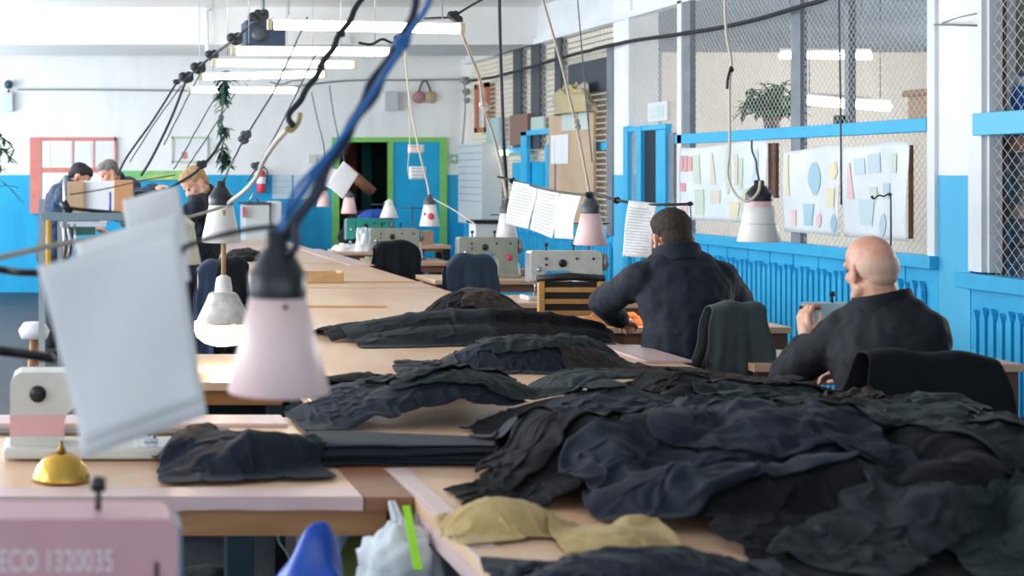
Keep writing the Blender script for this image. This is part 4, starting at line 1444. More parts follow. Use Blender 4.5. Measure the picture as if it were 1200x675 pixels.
def plight(name, loc, power, col=(1, .72, .42), r=.03):
    l = bpy.data.lights.new(name, 'POINT'); l.energy = power; l.color = col; l.shadow_soft_size = r
    o = bpy.data.objects.new(name, l); COL.objects.link(o); o.location = loc
plight('glowing_lamp_light', P(262, 430, D3), 9, (1, .80, .58), .06)
plight('brass_lamp_light', PZ(95, 552, TZ + .0) + Vector((.25, .25, .22)), 6.0, (1, .70, .38))
plight('added_warm_light', Vector((3.2, 7.42, .97)), 2.4, (1, .6, .3))  # warm light added at the sewing table, its source out of sight
plight('added_warm_light', Vector((3.6, 6.1, .97)), .8, (1, .72, .42))  # added warm light by the bald man, no lamp seen there

for (x, y, lab) in ((3.2, 7.42, 'hidden work lamp added for the warm light by the dark-haired man'), (3.6, 6.1, 'hidden work lamp added for the warm light by the bald man')):
    g = thing('added_work_lamp', lab, 'lamp', (x, y, .776))  # unseen lamp body added to go with the warm point light
    m = MB(); m.lathe([(0, .777), (.05, .777), (.05, .79), (0, .795)], (x, y + .22, 0), 20); m.build('base', M_cap, g)
    m = MB(); m.tube(smooth_path([Vector((x, y + .22, .79)), Vector((x, y + .20, .98)), Vector((x, y + .10, 1.10)), Vector((x, y, 1.07))], 5), .006); m.build('arm', M_steel, g)
    m = MB(); m.lathe([(.055, 1.0), (.03, 1.055), (.015, 1.075)], (x, y, 0), 24); m.build('shade', M_shade_w, g, solid=.002)

# ================================================================ fluorescent lights
M_fix = mat('white lamp housing', 'eceae4', .5)
tubes = [(316, 541, 29, 34, 8.53, 'nearest and longest tube light, its right end by the knotted wires'),
         (273, 458, 60, 61, 10.3, 'second tube light from the front, ending at the blue cable'),
         (250, 416, 74, 76, 11.6, 'third tube light with a warmer cream glow'),
         (235, 381, 90, 87, 13.2, 'fourth tube light from the front'),
         (221, 349, 105, 106, 15.2, 'farthest tube light, lowest in the row')]
for i, (a, b_, ya, yb, d, lab) in enumerate(tubes):
    A, B2 = P(a, ya, d), P(b_, yb, d)
    mid = (A + B2) / 2
    g = thing('tube_light', lab, 'ceiling light', mid, group=None)
    r = .032
    m = MB(); m.tube([A + Vector((.03, 0, 0)), B2 - Vector((.03, 0, 0))], r * .95, 14)
    m.build('tube', M_tube if i != 2 else mat('lit warm fluorescent tube', 'fff0cc', .4, emit=5, emitcol='ffefcf'), g)
    m = MB(); m.box(A + Vector((0, -.022, r * .9)), B2 + Vector((0, .022, r + .04 + (B2.z - A.z) * 0))); 
    m.v = [(x, y, (A.z + (B2.z - A.z) * (x - A.x) / (B2.x - A.x)) + (r * .9 if j in (0, 1, 2, 3) else r + .008)) for j, (x, y, z) in enumerate(m.v)]
    m.build('housing', M_fix, g)
    for e in (A, B2):
        m = MB(); m.box(e - Vector((.014, .026, .03)), e + Vector((.014, .026, .035))); m.build('tube_holder', mat('yellowed holder', 'cfc3a0', .5), g)
    for e in (A + Vector((.12, 0, .06)), B2 - Vector((.12, 0, -.06))):
        m = MB(); m.tube([e, Vector((e.x, e.y, 3.1 if 15.7 < d < 17 else ZC))], .004, 6); m.build('hanger', mat('steel wire', 'b7bcc2', .4, metal=.6), g)
# tube lights in the side room
for (a, b_, ya, yb, d, lab) in ((915, 1020, 65, 66, 12.5, 'lit tube in the side room above the plant'), (938, 1042, 118, 126, 10.5, 'lower lit tube in the side room right of the plant')):
    A, B2 = P(a, ya, d), P(b_, yb, d)
    g = thing('tube_light', lab, 'ceiling light', (A + B2) / 2)
    m = MB(); m.tube([A, B2], .03, 12); m.build('tube', mat('lit side room tube', 'ffffff', .4, emit=14, emitcol='fff8ea'), g)
    m = MB(); m.tube([A + Vector((0, 0, .05)), B2 + Vector((0, 0, .05))], .022, 6); m.build('housing', M_fix, g)
    for e in (A.lerp(B2, .1), A.lerp(B2, .9)):
        m = MB(); m.tube([e + Vector((0, 0, .05)), Vector((e.x, e.y, 3.27))], .004, 6); m.build('hanger', M_grey, g)

# ================================================================ cables, cords, chains
M_cblue = mat('blue cable', '1560a4', .45)
M_cnavy = mat('navy cable', '141b33', .5)
M_cgrey = mat('grey cable', '8b8d8c', .6)
M_cbeige = mat('beige cord', 'cfc4b2', .7)
M_cthin = mat('thin dark wire', '4a5058', .6)


def cable(label, pts, r, m_, name='cable', cat='cable', n=6, twist=0, knots=(), group=None):
    pp = smooth_path([P(*q) for q in pts], n)
    if twist:
        q = []
        L = 0
        for i, p_ in enumerate(pp):
            L += (p_ - pp[i - 1]).length if i else 0
            q.append(p_ + Vector((math.cos(L * 55), math.sin(L * 55), 0)) * twist)
        pp = q
    m = MB(); m.tube(pp, r, 8)
    for (px_, py_, d_, rr_) in knots:
        c = P(px_, py_, d_)
        for j in range(5):
            a = Vector((math.sin(j * 2.1), math.cos(j * 1.3), math.sin(j * 3.3))) * rr_ * .6
            m.ellipsoid(c + a, (rr_ * .75, rr_ * .6, rr_ * .7), seg=10, rings=7)
    org = pp[-1]
    o = m.build(name, m_)
    o.data.transform(Matrix.Translation(-org)); o.location = org
    tag(o, label, cat, group)
    return o


cable('bright blue cable running down to the foreground lamp', [(520, -60, 2.4), (504, 0, 2.4), (478, 42, 2.35), (468, 60, 2.33), (436, 110, 2.3), (398, 165, 2.25), (360, 218, 2.22), (330, 262, 2.2), (325, 275, 2.2)], .0055, M_cblue, knots=[(474, 46, 2.34, .010), (470, 52, 2.34, .012)])
cable('dark navy cable twisted beside the blue cable', [(500, -40, 2.5), (478, 30, 2.45), (452, 72, 2.4), (428, 112, 2.36), (402, 168, 2.3), (378, 208, 2.25), (352, 250, 2.21), (335, 280, 2.2)], .0075, M_cnavy, twist=.003)
cable('second dark strand hanging from the cable bundle to the foreground lamp', [(468, 58, 2.36), (432, 122, 2.3), (404, 165, 2.26), (372, 225, 2.2), (350, 262, 2.18), (344, 290, 2.17), (330, 300, 2.18)], .0065, M_cnavy, twist=.004)
cable('thin blue strand between the two dark strands', [(440, 105, 2.31), (402, 160, 2.25), (352, 215, 2.22), (335, 245, 2.2), (333, 262, 2.19), (326, 276, 2.19)], .0035, M_cblue)
cable('black spring cable slanting over the tube lights', [(440, -40, 4.3), (423, 0, 4.25), (399, 40, 4.2), (380, 72, 4.15), (360, 105, 4.1), (340, 134, 4.05), (343, 148, 4.05)], .0095, M_black_rub, twist=.004, knots=[(399, 40, 4.2, .012), (376, 79, 4.14, .011)])
cable('beige wooden hook and chain at the end of the black spring cable', [(352, 132, 4.05), (350, 142, 4.05), (345, 150, 4.05), (340, 153, 4.05), (334, 150, 4.05)], .007, mat('yellow-brown wood hook', 'b99a62', .6), name='hook', cat='hook')
cable('thick light grey cable curving down to the tan rod', [(338, 150, 4.1), (322, 168, 4.4), (308, 190, 4.8), (301, 207, 5.2), (286, 224, 5.5), (268, 238, 5.75), (262, 250, 5.75)], .009, mat('light grey cable', 'b5b4aa', .6))
cable('long grey cable sagging across the left from the tan rod', [(-30, 308, 2.5), (0, 302, 2.6), (60, 288, 2.9), (120, 277, 3.4), (180, 264, 4.1), (230, 252, 4.9), (262, 242, 5.6)], .006, mat('grey-olive cable', '9a9a8c', .6))
cable('black arm reaching from the hanging paper to the foreground lamp', [(205, 297, 2.1), (214, 291, 2.1), (240, 281, 2.14), (285, 270, 2.18), (322, 266, 2.2), (330, 272, 2.2)], .0045, M_black, name='lamp_arm', cat='lamp arm', knots=[(209, 295, 2.1, .008)])
cable('black bar at the left edge above the stool', [(-30, 313, 2.8), (0, 316, 2.8), (20, 319, 2.85), (48, 320, 2.9)], .008, M_black, name='lamp_arm', cat='lamp arm')
cable('lower black bar at the left edge above the cream machine', [(-30, 408, 2.8), (0, 411, 2.8), (30, 415, 2.85), (62, 420, 2.9)], .011, M_black, name='lamp_arm', cat='lamp arm')

# strands coming down from the wire knots at the upper left
for i, (pts, r, lab, kn) in enumerate([
    ([(310, 12, 10.5), (290, 32, 10.8), (275, 46, 11.0), (248, 66, 12.0), (232, 80, 12.6), (218, 92, 13.2), (204, 97, 13.6)], .012, 'black supply cable with taped knots stepping down the lamp row',
     [(300, 22, 10.6, .055), (306, 18, 10.6, .05), (275, 46, 11.0, .055), (248, 65, 12.0, .05), (232, 80, 12.6, .06), (218, 91, 13.2, .06), (207, 96, 13.5, .03)]),
    ([(207, 97, 13.4), (180, 140, 13.0), (150, 182, 12.8), (138, 205, 12.5)], .010, 'dark wire slanting left from the lowest knot', []),
    ([(213, 100, 13.0), (182, 143, 13.0), (152, 190, 12.8)], .006, 'thin wire beside the leftmost dark wire', []),
    ([(217, 97, 12.6), (200, 140, 12.2), (178, 185, 12.0), (165, 206, 12.0)], .012, 'thick dark wire ending at the black box by the wall', []),
    ([(236, 84, 12.4), (222, 110, 12.2), (198, 158, 12.0), (192, 170, 12.0)], .006, 'short thin wire ending above the pale frame', []),
    ([(262, 100, 11), (240, 135, 10.5), (215, 180, 10.2), (204, 198, 10)], .005, 'thin slanting wire crossing the pale frame on its left', []),
    ([(276, 108, 11), (250, 150, 10.5), (222, 192, 10.2), (214, 205, 10)], .005, 'thin slanting wire crossing the pale frame on its right', []),
    ([(360, 20, 9), (338, 70, 9), (318, 112, 9), (288, 160, 8.6), (272, 190, 8.4), (262, 212, 5.8)], .006, 'beaded chain leading down to the white cone lamp', [(288, 158, 8.6, .03), (285, 164, 8.6, .03)]),
    ([(262, 160, 9), (250, 180, 9), (236, 195, 9), (225, 205, 9), (196, 222, 9)], .009, 'black wire with tape drooping over the fair-haired man', [(236, 193, 9, .03)]),
    ([(372, 60, 9), (352, 100, 9), (330, 145, 9), (305, 190, 8.8), (290, 212, 8.6)], .005, 'thin chain running behind the black spring cable', [(300, 195, 8.7, .03)]),
    ([(365, 108, 14), (372, 140, 14), (380, 175, 14), (381, 217, 15.8)], .006, 'thin wire to the smallest pink lamp', []),
    ([(386, 100, 14), (392, 140, 14), (404, 190, 14), (409, 224, 14.2)], .006, 'thin wire to the pink lamp at the doorway', [])]):
    cable(lab, pts, r, M_black_rub if r > .007 else M_cthin, knots=kn, name='wire', cat='wire', twist=.0 if r > .007 else .002)
cable('knotted wires above the right end of the nearest tube light', [(497, 22, 8.6), (515, 21, 8.6), (528, 20, 8.6), (540, 14, 8.6), (555, 5, 8.7), (572, -4, 8.8)], .008, M_black_rub, name='wire', cat='wire', knots=[(531, 19, 8.6, .035), (536, 24, 8.6, .03)])
cable('loose wire loops at the right end of the second tube light', [(420, 50, 10.3), (435, 52, 10.3), (448, 46, 10.3), (460, 50, 10.3), (474, 45, 10.2)], .010, M_black_rub, name='wire', cat='wire', knots=[(468, 47, 10.2, .04)])
cable('curled wire above the farthest tube light', [(316, 96, 14.8), (330, 99, 14.8), (342, 95, 14.8), (356, 94, 14.8)], .009, M_cgrey, name='wire', cat='wire')
cable('cream cord from the nearest tube light to the small white lamp', [(540, 36, 8.6), (552, 66, 9), (562, 92, 9.6), (567, 125, 10.1), (578, 158, 10.4), (586, 190, 10.6), (594, 234, 10.7)], .011, M_cbeige, name='cord', cat='cord', knots=[(566, 124, 10.1, .03), (570, 127, 10.1, .025)])
cable('black vertical cable to the small white lamp', [(585, -20, 10.5), (586, 40, 10.5), (588, 100, 10.6), (590, 160, 10.6), (593, 205, 10.7), (594, 235, 10.7)], .013, M_cnavy)
cable('cream cord down to the pink lamp by the papers', [(630, -20, 6.6), (645, 30, 6.7), (657, 72, 6.8), (667, 112, 6.9), (676, 150, 7.0), (684, 190, 7.05), (691, 228, 7.1)], .0065, M_cbeige, name='cord', cat='cord', knots=[(675, 143, 6.98, .016), (676, 149, 6.98, .018)])
cable('thin wire hanging beside the upright cardboard', [(676, -10, 9), (682, 60, 9), (688, 130, 9), (694, 190, 9)], .004, M_cthin, name='wire', cat='wire')
cable('tan cord hanging in front of the plant mesh', [(849, -20, 5.7), (850, 20, 5.7), (852, 45, 5.7), (857, 72, 5.7), (855, 100, 5.7), (855, 150, 5.7), (855, 178, 5.7), (853, 205, 5.7), (862, 228, 5.68), (876, 236, 5.64), (888, 226, 5.64), (891, 212, 5.68)], .0055, M_cbeige, name='cord', cat='cord')
cable('black clip knot on the tan cord', [(857, 78, 5.68), (853, 92, 5.68), (852, 104, 5.68)], .006, M_black, name='clip', cat='clip', knots=[(857, 82, 5.68, .010)])
cable('thin chain down to the striped lamp', [(880, 165, 5.8), (884, 185, 5.75), (888, 200, 5.7), (889, 212, 5.7)], .004, M_cthin, name='chain', cat='chain', twist=.003)
cable('thin vertical wire against the right pictures', [(983, -10, 8.8), (984, 60, 8.8), (985, 120, 8.8), (986, 240, 8.8)], .006, M_cthin, name='wire', cat='wire')
cable('white cord loop to the sticker lamp', [(474, 60, 11), (478, 100, 11.2), (484, 140, 11.4), (492, 180, 11.5), (500, 212, 11.6), (503, 229, 11.6)], .008, M_cbeige, name='cord', cat='cord')
cable('thin cord from the sticker lamp to the machine row', [(506, 232, 11.6), (530, 245, 11.3), (548, 257, 11.1), (556, 262, 11)], .005, M_cbeige, name='cord', cat='cord')
# black arms and string holding the paper sheets
cable('black wire holding the paper sheets between the lamps', [(583, 207, 8.8), (600, 211, 8.7), (640, 222, 8.2), (680, 228, 7.4), (692, 226, 7.1), (720, 234, 6.9), (745, 238, 6.8), (772, 240, 6.7), (812, 239, 6.6)], .007, M_black, name='wire', cat='wire', knots=[(600, 212, 8.7, .02), (690, 229, 7.1, .02), (722, 235, 6.9, .018), (808, 239, 6.6, .012)])
cable('thin steel rod standing behind the dark-haired man', [(809, 239, 6.6), (810, 260, 6.6), (811, 300, 6.6), (812, 330, 6.9), (812, 385, 7.5)], .003, M_dgrey, name='rod', cat='rod')
cable('small black hooked arm in front of the right pictures', [(1021, 230, 6.0), (1024, 233, 6.0), (1030, 229, 6.0), (1036, 230, 6.0), (1043, 228, 6.0), (1044, 250, 6.0), (1044, 330, 6.05), (1044, 394, 6.1)], .0035, M_black, name='lamp_arm', cat='lamp arm', knots=[(1043, 228, 6.0, .008), (1022, 231, 6.0, .006)])
# conduits
cable('surface cable along the left part of the back wall', [(20, 105, 18.55), (100, 105, 18.55), (200, 106, 18.55), (300, 106, 18.55), (400, 95, 18.55), (480, 94, 18.55), (545, 93, 18.55)], .012, M_cgrey)
cable('sagging black cable running along the top of the partition', [(548, 95, 17.5), (580, 90, 16.5), (620, 79, 15.2), (680, 62, 13.8), (735, 49, 12.9), (790, 41, 11.9), (840, 33, 11.1), (890, 22, 10.4), (945, 6, 9.7), (990, -8, 9.2)], .018, M_black_rub, twist=.01)
cable('thin grey wire tied round the near pillar', [(1095, 29, 8.4), (1112, 29, 8.1), (1145, 30, 8.0)], .006, M_cgrey, name='wire', cat='wire')
cable('second thin wire slanting over the near pillar', [(1104, 27, 8.35), (1125, 20, 8.2), (1143, 16, 8.0)], .004, M_cgrey, name='wire', cat='wire')
cable('wire running down the corner to the exit sign', [(544, 90, 18.5), (545, 130, 18.5), (541, 180, 18.5)], .012, M_cgrey, name='wire', cat='wire', knots=[(545, 95, 18.5, .06), (546, 108, 18.5, .05), (547, 118, 18.5, .04)])
# ================================================================ hanging paper sheets
def text_lines(m_, origin, ux, uz, w, h, n, seed=0, t=.0012, nrm=None):
    pass


def sheet(label, corners, m_=None, bend=.01, name='paper_sheet', cat='paper', group=None, flap=None, n=14, seed=0, th=.0008, lines=0, linem=None):
    """corners TL, TR, BR, BL as world points"""
    a, b_, c, d_ = [Vector(q) for q in corners]
    nr = (b_ - a).cross(d_ - a).normalized()
    rg = random.Random(seed); p1, p2 = rg.uniform(0, 6), rg.uniform(0, 6)

    def f(u, v):
        p_ = a.lerp(b_, u).lerp(d_.lerp(c, u), v)
        w = bend * (math.sin(u * 3.1 + p1) * .7 + math.sin(v * 4 + p2) * .5 + .5 * math.sin((u + v) * 5 + p1))
        p_ = p_ + nr * w
        if flap and v > flap:
            p_ = p_ - nr * (v - flap) * .12
        return p_
    m = MB(); m.grid(f, n, n)
    top = (a + b_) / 2
    if not lines:
        o = m.build(name, m_ or M_paper, solid=th)
        o.data.transform(Matrix.Translation(-top)); o.location = top
        return tag(o, label, cat, group)
    g = thing(name, label, cat, top, group=group)
    m.build('sheet', m_ or M_paper, g, solid=th)
    sgn = 1 if nr.y < 0 else -1
    m = MB()
    for i in range(lines):
        v = .12 + .78 * i / max(1, lines - 1)
        e = .06 + .25 * rg.random() * (rg.random() < .3)
        vs = []
        for k in range(17):
            u = .08 + (1 - .08 - e - .08) * k / 16
            for dv in (0, .28 * .78 / lines):
                vs.append(f(u, v + dv) + nr * sgn * .006)
        m.add(vs, [(2 * k, 2 * k + 2, 2 * k + 3, 2 * k + 1) for k in range(16)])
    m.build('printed_lines', linem or mat('grey print', 'a2a7ad', .7), g)
    return g


sheet('largest blank white sheet hanging in the left foreground', [P(43, 314, 1.95), P(208, 268, 2.0), P(240, 470, 1.96), P(99, 521, 1.9)], M_paper_g, .006)
sheet('thin sheet edge hanging just behind the largest blank sheet', [P(60, 318, 2.02), P(210, 280, 2.05), P(243, 486, 2.02), P(97, 537, 1.97)], M_paper_g, .006, seed=2)
sheet('upper blank sheet partly behind the largest one, by the fair-haired man', [P(144, 233, 2.6), P(208, 219, 2.62), P(224, 305, 2.6), P(156, 330, 2.55)], M_paper_g, .006, seed=3)
sheet('middle blank sheet with a slanting top edge between the other two', [P(88, 284, 2.3), P(210, 250, 2.32), P(222, 330, 2.3), P(100, 350, 2.28)], M_paper_g, .006, seed=4)
# torn sheet by the dark doorway
sheet('white sheet turned on its corner before the dark doorway', [P(402, 189, 10), P(420, 204, 10), P(402, 233, 9.9), P(382, 217, 9.95)], M_paper, .006, seed=5)
sheet('greyish sheet behind the sheet by the dark doorway', [P(385, 195, 11), P(397, 200, 11), P(390, 222, 11), P(372, 215, 11)], M_paper_g, .006, seed=6)
# three linked printed sheets on the black wire
pm = mat('printed white paper', 'd8d6d4', .6, col2='c8c8c8', scale=90, contrast=(.45, .62))
sheet('leftmost of the printed sheets on the black wire', [P(599, 212, 8.6), P(631, 218, 8.4), P(622, 269, 8.4), P(592, 262, 8.6)], pm, .012, seed=7, lines=12)
sheet('middle one of the printed sheets on the black wire', [P(629, 218, 8.35), P(658, 224, 8.1), P(650, 280, 8.1), P(620, 269, 8.35)], pm, .012, seed=8, lines=12)
sheet('third printed sheet on the black wire, nearest the pink lamp', [P(656, 224, 8.05), P(680, 227, 7.7), P(673, 281, 7.7), P(648, 279, 8.05)], pm, .012, seed=9, lines=12)
sheet('printed sheet hanging alone beside the head of the dark-haired man', [P(737, 235, 6.82), P(769, 238, 6.7), P(764, 303, 6.7), P(729, 300, 6.82)], pm, .008, seed=10, lines=16)
# strip and card hung before the blue door
sheet('small pinkish printed strip hanging in front of the blue door', [P(478, 169.5, 11.8), P(497, 169.5, 11.8), P(497, 179.5, 11.8), P(478, 179.5, 11.8)], mat('pinkish paper', 'ecd9d4', .6), .002, name='paper_card', lines=2, n=4)
sheet('white printed card hung below the pinkish strip', [P(479, 195, 11.8), P(499, 195, 11.8), P(500, 210, 11.8), P(480, 210, 11.8)], M_paper, .002, name='paper_card', lines=4, n=4)
cable('string carrying the two printed cards', [(476, 60, 11.7), (479, 120, 11.8), (480, 170, 11.82), (478, 195, 11.82), (480, 210, 11.82)], .004, M_cbeige, name='string', cat='string')

# ================================================================ pictures on the mesh


def poster(label, pxa, pxb, ya, yb, za, zb, shapes, off=.06, edge=False):
    """fabric banner against the partition: px range, top rows at a/b, bottom rows at a/b"""
    A, B_, C_, D_ = W(pxa, ya, off), W(pxb, yb, off), W(pxb, zb, off), W(pxa, za, off)
    g = thing('picture_sheet', label, 'picture', (A + B_) / 2)

    def f(u, v):
        p_ = A.lerp(B_, u).lerp(D_.lerp(C_, u), v)
        return p_ + Vector((-.012 * math.sin(u * 9) - .01 * math.sin(v * 4 + u * 5) - .015 * max(0, u - .9) * 10 * (edge and 1 or 0), 0, -.012 * math.sin(u * PI * 2) * (1 - v)))
    m = MB(); m.grid(f, 30, 16); m.build('sheet', mat('glossy white sheet', 'e9eef1', .35, col2='dde5ea', scale=3), g, solid=.002)
    for (kind, u0, v0, w, h, mm) in shapes:
        m = MB(); n = 10
        vs = []
        for j in range(n + 1):
            for i in range(5):
                vv = j / n; uu = i / 4 - .5
                wd = {'dress': .35 + .65 * vv, 'spindle': math.sin(PI * (.08 + .84 * vv)), 'bar': 1.0, 'trouser': 1 - .25 * vv, 'vase': .55 + .45 * math.sin(PI * vv * 1.3 + .4)}[kind]
                q = f(u0 + uu * w * wd, v0 + (vv - .5) * h)
                vs.append(q + Vector((-.006, 0, 0)))
        m.add(vs, [(j * 5 + i, j * 5 + i + 1, j * 5 + i + 6, j * 5 + i + 5) for j in range(n) for i in range(4)], smooth=True)
        m.build('printed_figure', mm, g)
    return g


pr = mat('faded red print', 'e6a3a5', .4); pgn = mat('faded green print', 'cfdccb', .4); ptan = mat('faded tan print', 'dfd6c2', .4)
pbl = mat('faded blue print', 'a6cadb', .4); pbl2 = mat('faded pale blue print', 'c3d8e0', .4); pye = mat('faded yellow print', 'ece2bf', .4); ppk = mat('faded pink print', 'eec9cc', .4)
# near edge has the larger px; u runs from px a to b
poster('left picture sheet with rows of faded red and green figures', 797, 899, 173, 165.5, 257, 262,
       [('bar', .05, .22, .045, .22, pr), ('bar', .11, .22, .045, .22, pr), ('bar', .17, .22, .045, .2, pr), ('trouser', .06, .55, .08, .12, pr), ('bar', .07, .85, .08, .14, ppk),
        ('bar', .24, .3, .07, .4, pgn), ('bar', .25, .75, .1, .35, pgn), ('dress', .40, .3, .05, .42, ptan), ('bar', .42, .68, .1, .17, ptan), ('spindle', .56, .35, .07, .6, pgn),
        ('bar', .66, .35, .05, .4, ptan), ('bar', .72, .40, .05, .4, pgn), ('trouser', .66, .85, .14, .2, pye), ('dress', .90, .3, .07, .4, pbl2), ('bar', .78, .72, .08, .3, pgn)])
poster('middle picture sheet with blue spindle figures and yellow figures', 918, 987, 176, 170.5, 271, 277,
       [('bar', .12, .3, .07, .5, pye), ('spindle', .52, .36, .2, .38, pbl), ('spindle', .88, .28, .18, .2, pye), ('bar', .86, .58, .14, .22, pye), ('trouser', .42, .78, .16, .26, pbl),
        ('spindle', .93, .86, .12, .2, pbl), ('bar', .2, .82, .08, .2, ppk), ('spindle', .62, .84, .12, .16, ppk)], edge=True)
poster('right picture sheet with pale blue garments and a pink figure', 988, 1065, 170.5, 167, 277, 283,
       [('dress', .16, .38, .1, .4, ppk), ('bar', .3, .22, .13, .18, pbl2), ('bar', .48, .2, .16, .2, pbl2), ('bar', .80, .22, .08, .2, pgn), ('trouser', .36, .72, .2, .28, pbl2), ('spindle', .62, .85, .14, .24, pbl2),
        ('bar', .45, .52, .1, .14, pgn), ('bar', .66, .5, .14, .16, pbl2)], off=.075)
m = MB(); m.box(W(1064, 170, .03), W(1071, 280, .0)); o = m.build('wooden_batten', mat('red-brown bark batten', '8d5b43', .7, col2='6d4432', scale=12), bevel=.004); tag(o, 'red-brown batten down the right edge of the right picture', 'batten')

# ================================================================ plants
M_leaf = mat('mid green leaf', '4f7f4a', .5, col2='3f6b40', scale=12)
M_leaf_d = mat('dark blue-green leaf', '2f5a4e', .5, col2='264a42', scale=12)
M_stem = mat('plant stem', '5a6b48', .6)


def leaf(m, p_, d, L, w, droop=.3):
    d = Vector(d).normalized(); s = d.cross(Vector((0, 0, 1)))
    s = s.normalized() if s.length > .01 else Vector((1, 0, 0)); nn = s.cross(d)
    vs = []
    for i in range(6):
        t = i / 5; ww = w * math.sin(PI * min(1, .12 + t * .9)) ** .8 * (1 if i < 5 else .1)
        c = p_ + d * L * t - Vector((0, 0, droop * L * t * t))
        vs += [c - s * ww * .5 + nn * w * .12, c, c + s * ww * .5 + nn * w * .12]
    m.add(vs, [q for i in range(5) for q in ((3 * i, 3 * i + 1, 3 * i + 4, 3 * i + 3), (3 * i + 1, 3 * i + 2, 3 * i + 5, 3 * i + 4))], smooth=True)


def plant(label, base, rad, hgt, n, L, w, ml, pot=None, seed=1, name='potted_plant', potm=None):
    g = thing(name, label, 'plant', base)
    rg = random.Random(seed)
    base = Vector(base)
    pz = 0
    if pot:
        m = MB(); m.lathe([(0, 0), (pot * .75, 0), (pot, pot * 1.5), (pot * .92, pot * 1.5), (pot * .9, pot * 1.35), (0, pot * 1.35)], base, 24); m.build('pot', potm or mat('dark red pot', '6a4a4e', .5), g); pz = pot * 1.4
    ms, ml_ = MB(), MB()
    for k in range(n):
        a = rg.uniform(0, 2 * PI); e = rg.uniform(.1, 1.2)
        tip = base + Vector((math.cos(a) * rad * math.cos(e) , math.sin(a) * rad * math.cos(e), pz + hgt * math.sin(e) * rg.uniform(.5, 1)))
        pts = smooth_path([base + Vector((0, 0, pz)), base.lerp(tip, .5) + Vector((0, 0, .1 * hgt + pz * .5)), tip], 4)
        ms.tube(pts, .003, 5)
        for q in range(14):
            c = pts[int(rg.uniform(2, len(pts) - .01))]
            leaf(ml_, c, (rg.uniform(-1, 1), rg.uniform(-1, 1), rg.uniform(-.4, .8)), L * rg.uniform(.6, 1.2), w, .4)
    ms.build('stem', M_stem, g); ml_.build('leaves', ml, g)
    return g


pb = P(905, 151, 9.8)
plant('leafy green plant in a dark pot on the partition rail behind the mesh', Vector((5.62, 10.97, 1.957)), .24, .36, 46, .11, .045, M_leaf, pot=.07, seed=3)
# rail shelf behind the mesh
m = MB(); m.box((WX + .02, yx(1094), 1.925), (WX + .5, yx(745), 1.955)); struct(m.build('trim_40', M_beige))
m = MB(); 


# hanging vine on the back wall
g = thing('hanging_vine', 'blue-green vine hanging in front of the back wall above the lamp', 'plant', P(263, 88, 15))
rg = random.Random(5); ms, ml_ = MB(), MB()
pts = smooth_path([P(262, 84, 15), P(262, 110, 15), P(261, 125, 15), P(259, 140, 15), P(263, 160, 15), P(260, 175, 15), P(266, 195, 15)], 8)
ms.tube(pts, .012, 6)
ms.tube(smooth_path([P(255, 92, 15), P(275, 90, 15), P(292, 94, 15)], 4), .008, 5)
for i, c in enumerate(pts):
    dens = 4 if (i < 12 or i > 38 or 26 < i < 31) else (1 if i % 3 == 0 else 0)
    for q in range(dens):
        leaf(ml_, c, (rg.uniform(-1, 1), rg.uniform(-.6, .6), rg.uniform(-1, .3)), rg.uniform(.08, .14), .06, .3)
for q in range(14):
    leaf(ml_, P(rg.uniform(256, 292), rg.uniform(89, 96), 15), (rg.uniform(-1, 1), 0, rg.uniform(-.5, .4)), .12, .06)
ms.build('stem', M_stem, g); ml_.build('leaves', M_leaf_d, g)
# plant at the left edge
g = thing('hanging_plant', 'pale green plant with drooping leaves at the left edge of the picture', 'plant', P(-20, 160, 5))
rg = random.Random(8); ms, ml_ = MB(), MB()
for k in range(7):
    a = P(-25, 165 + 4 * k, 5); b_ = P(rg.uniform(-5, 20), rg.uniform(172, 200), 5 + rg.uniform(-.2, .2))
    pts = smooth_path([a, a.lerp(b_, .6) + Vector((0, 0, .04)), b_], 5); ms.tube(pts, .002, 5)
    for c in pts[4:]:
        for q in range(2): leaf(ml_, c, (rg.uniform(-1, 1), rg.uniform(-.5, .5), rg.uniform(-.6, .5)), .030, .014)
for k in range(5):
    leaf(ml_, P(rg.uniform(-6, 4), rg.uniform(208, 228), 5), (rg.uniform(-.2, 1), 0, rg.uniform(-1.4, .2)), .09, .02)
pts = smooth_path([P(-25, 190, 5), P(-8, 205, 5), P(0, 226, 5)], 5); ms.tube(pts, .0025, 5)
ms.build('stem', M_stem, g); ml_.build('leaves', M_leaf, g)

# ================================================================ on the back wall
D_ = Y1


def wbox(name, label, cat, x0, y0, x1, y1, m_, t=.05, d=None, bevel=.004, group=None):
    d = d or D_ - .002
    a, b_ = P(x0, y1, d), P(x1, y0, d)
    m = MB(); m.box((a.x, d - t, a.z), (b_.x, d, b_.z)); o = m.build(name, m_, bevel=bevel)
    c = Vector(((a.x + b_.x) / 2, d, a.z)); o.data.transform(Matrix.Translation(-c)); o.location = c
    return tag(o, label, cat, group)


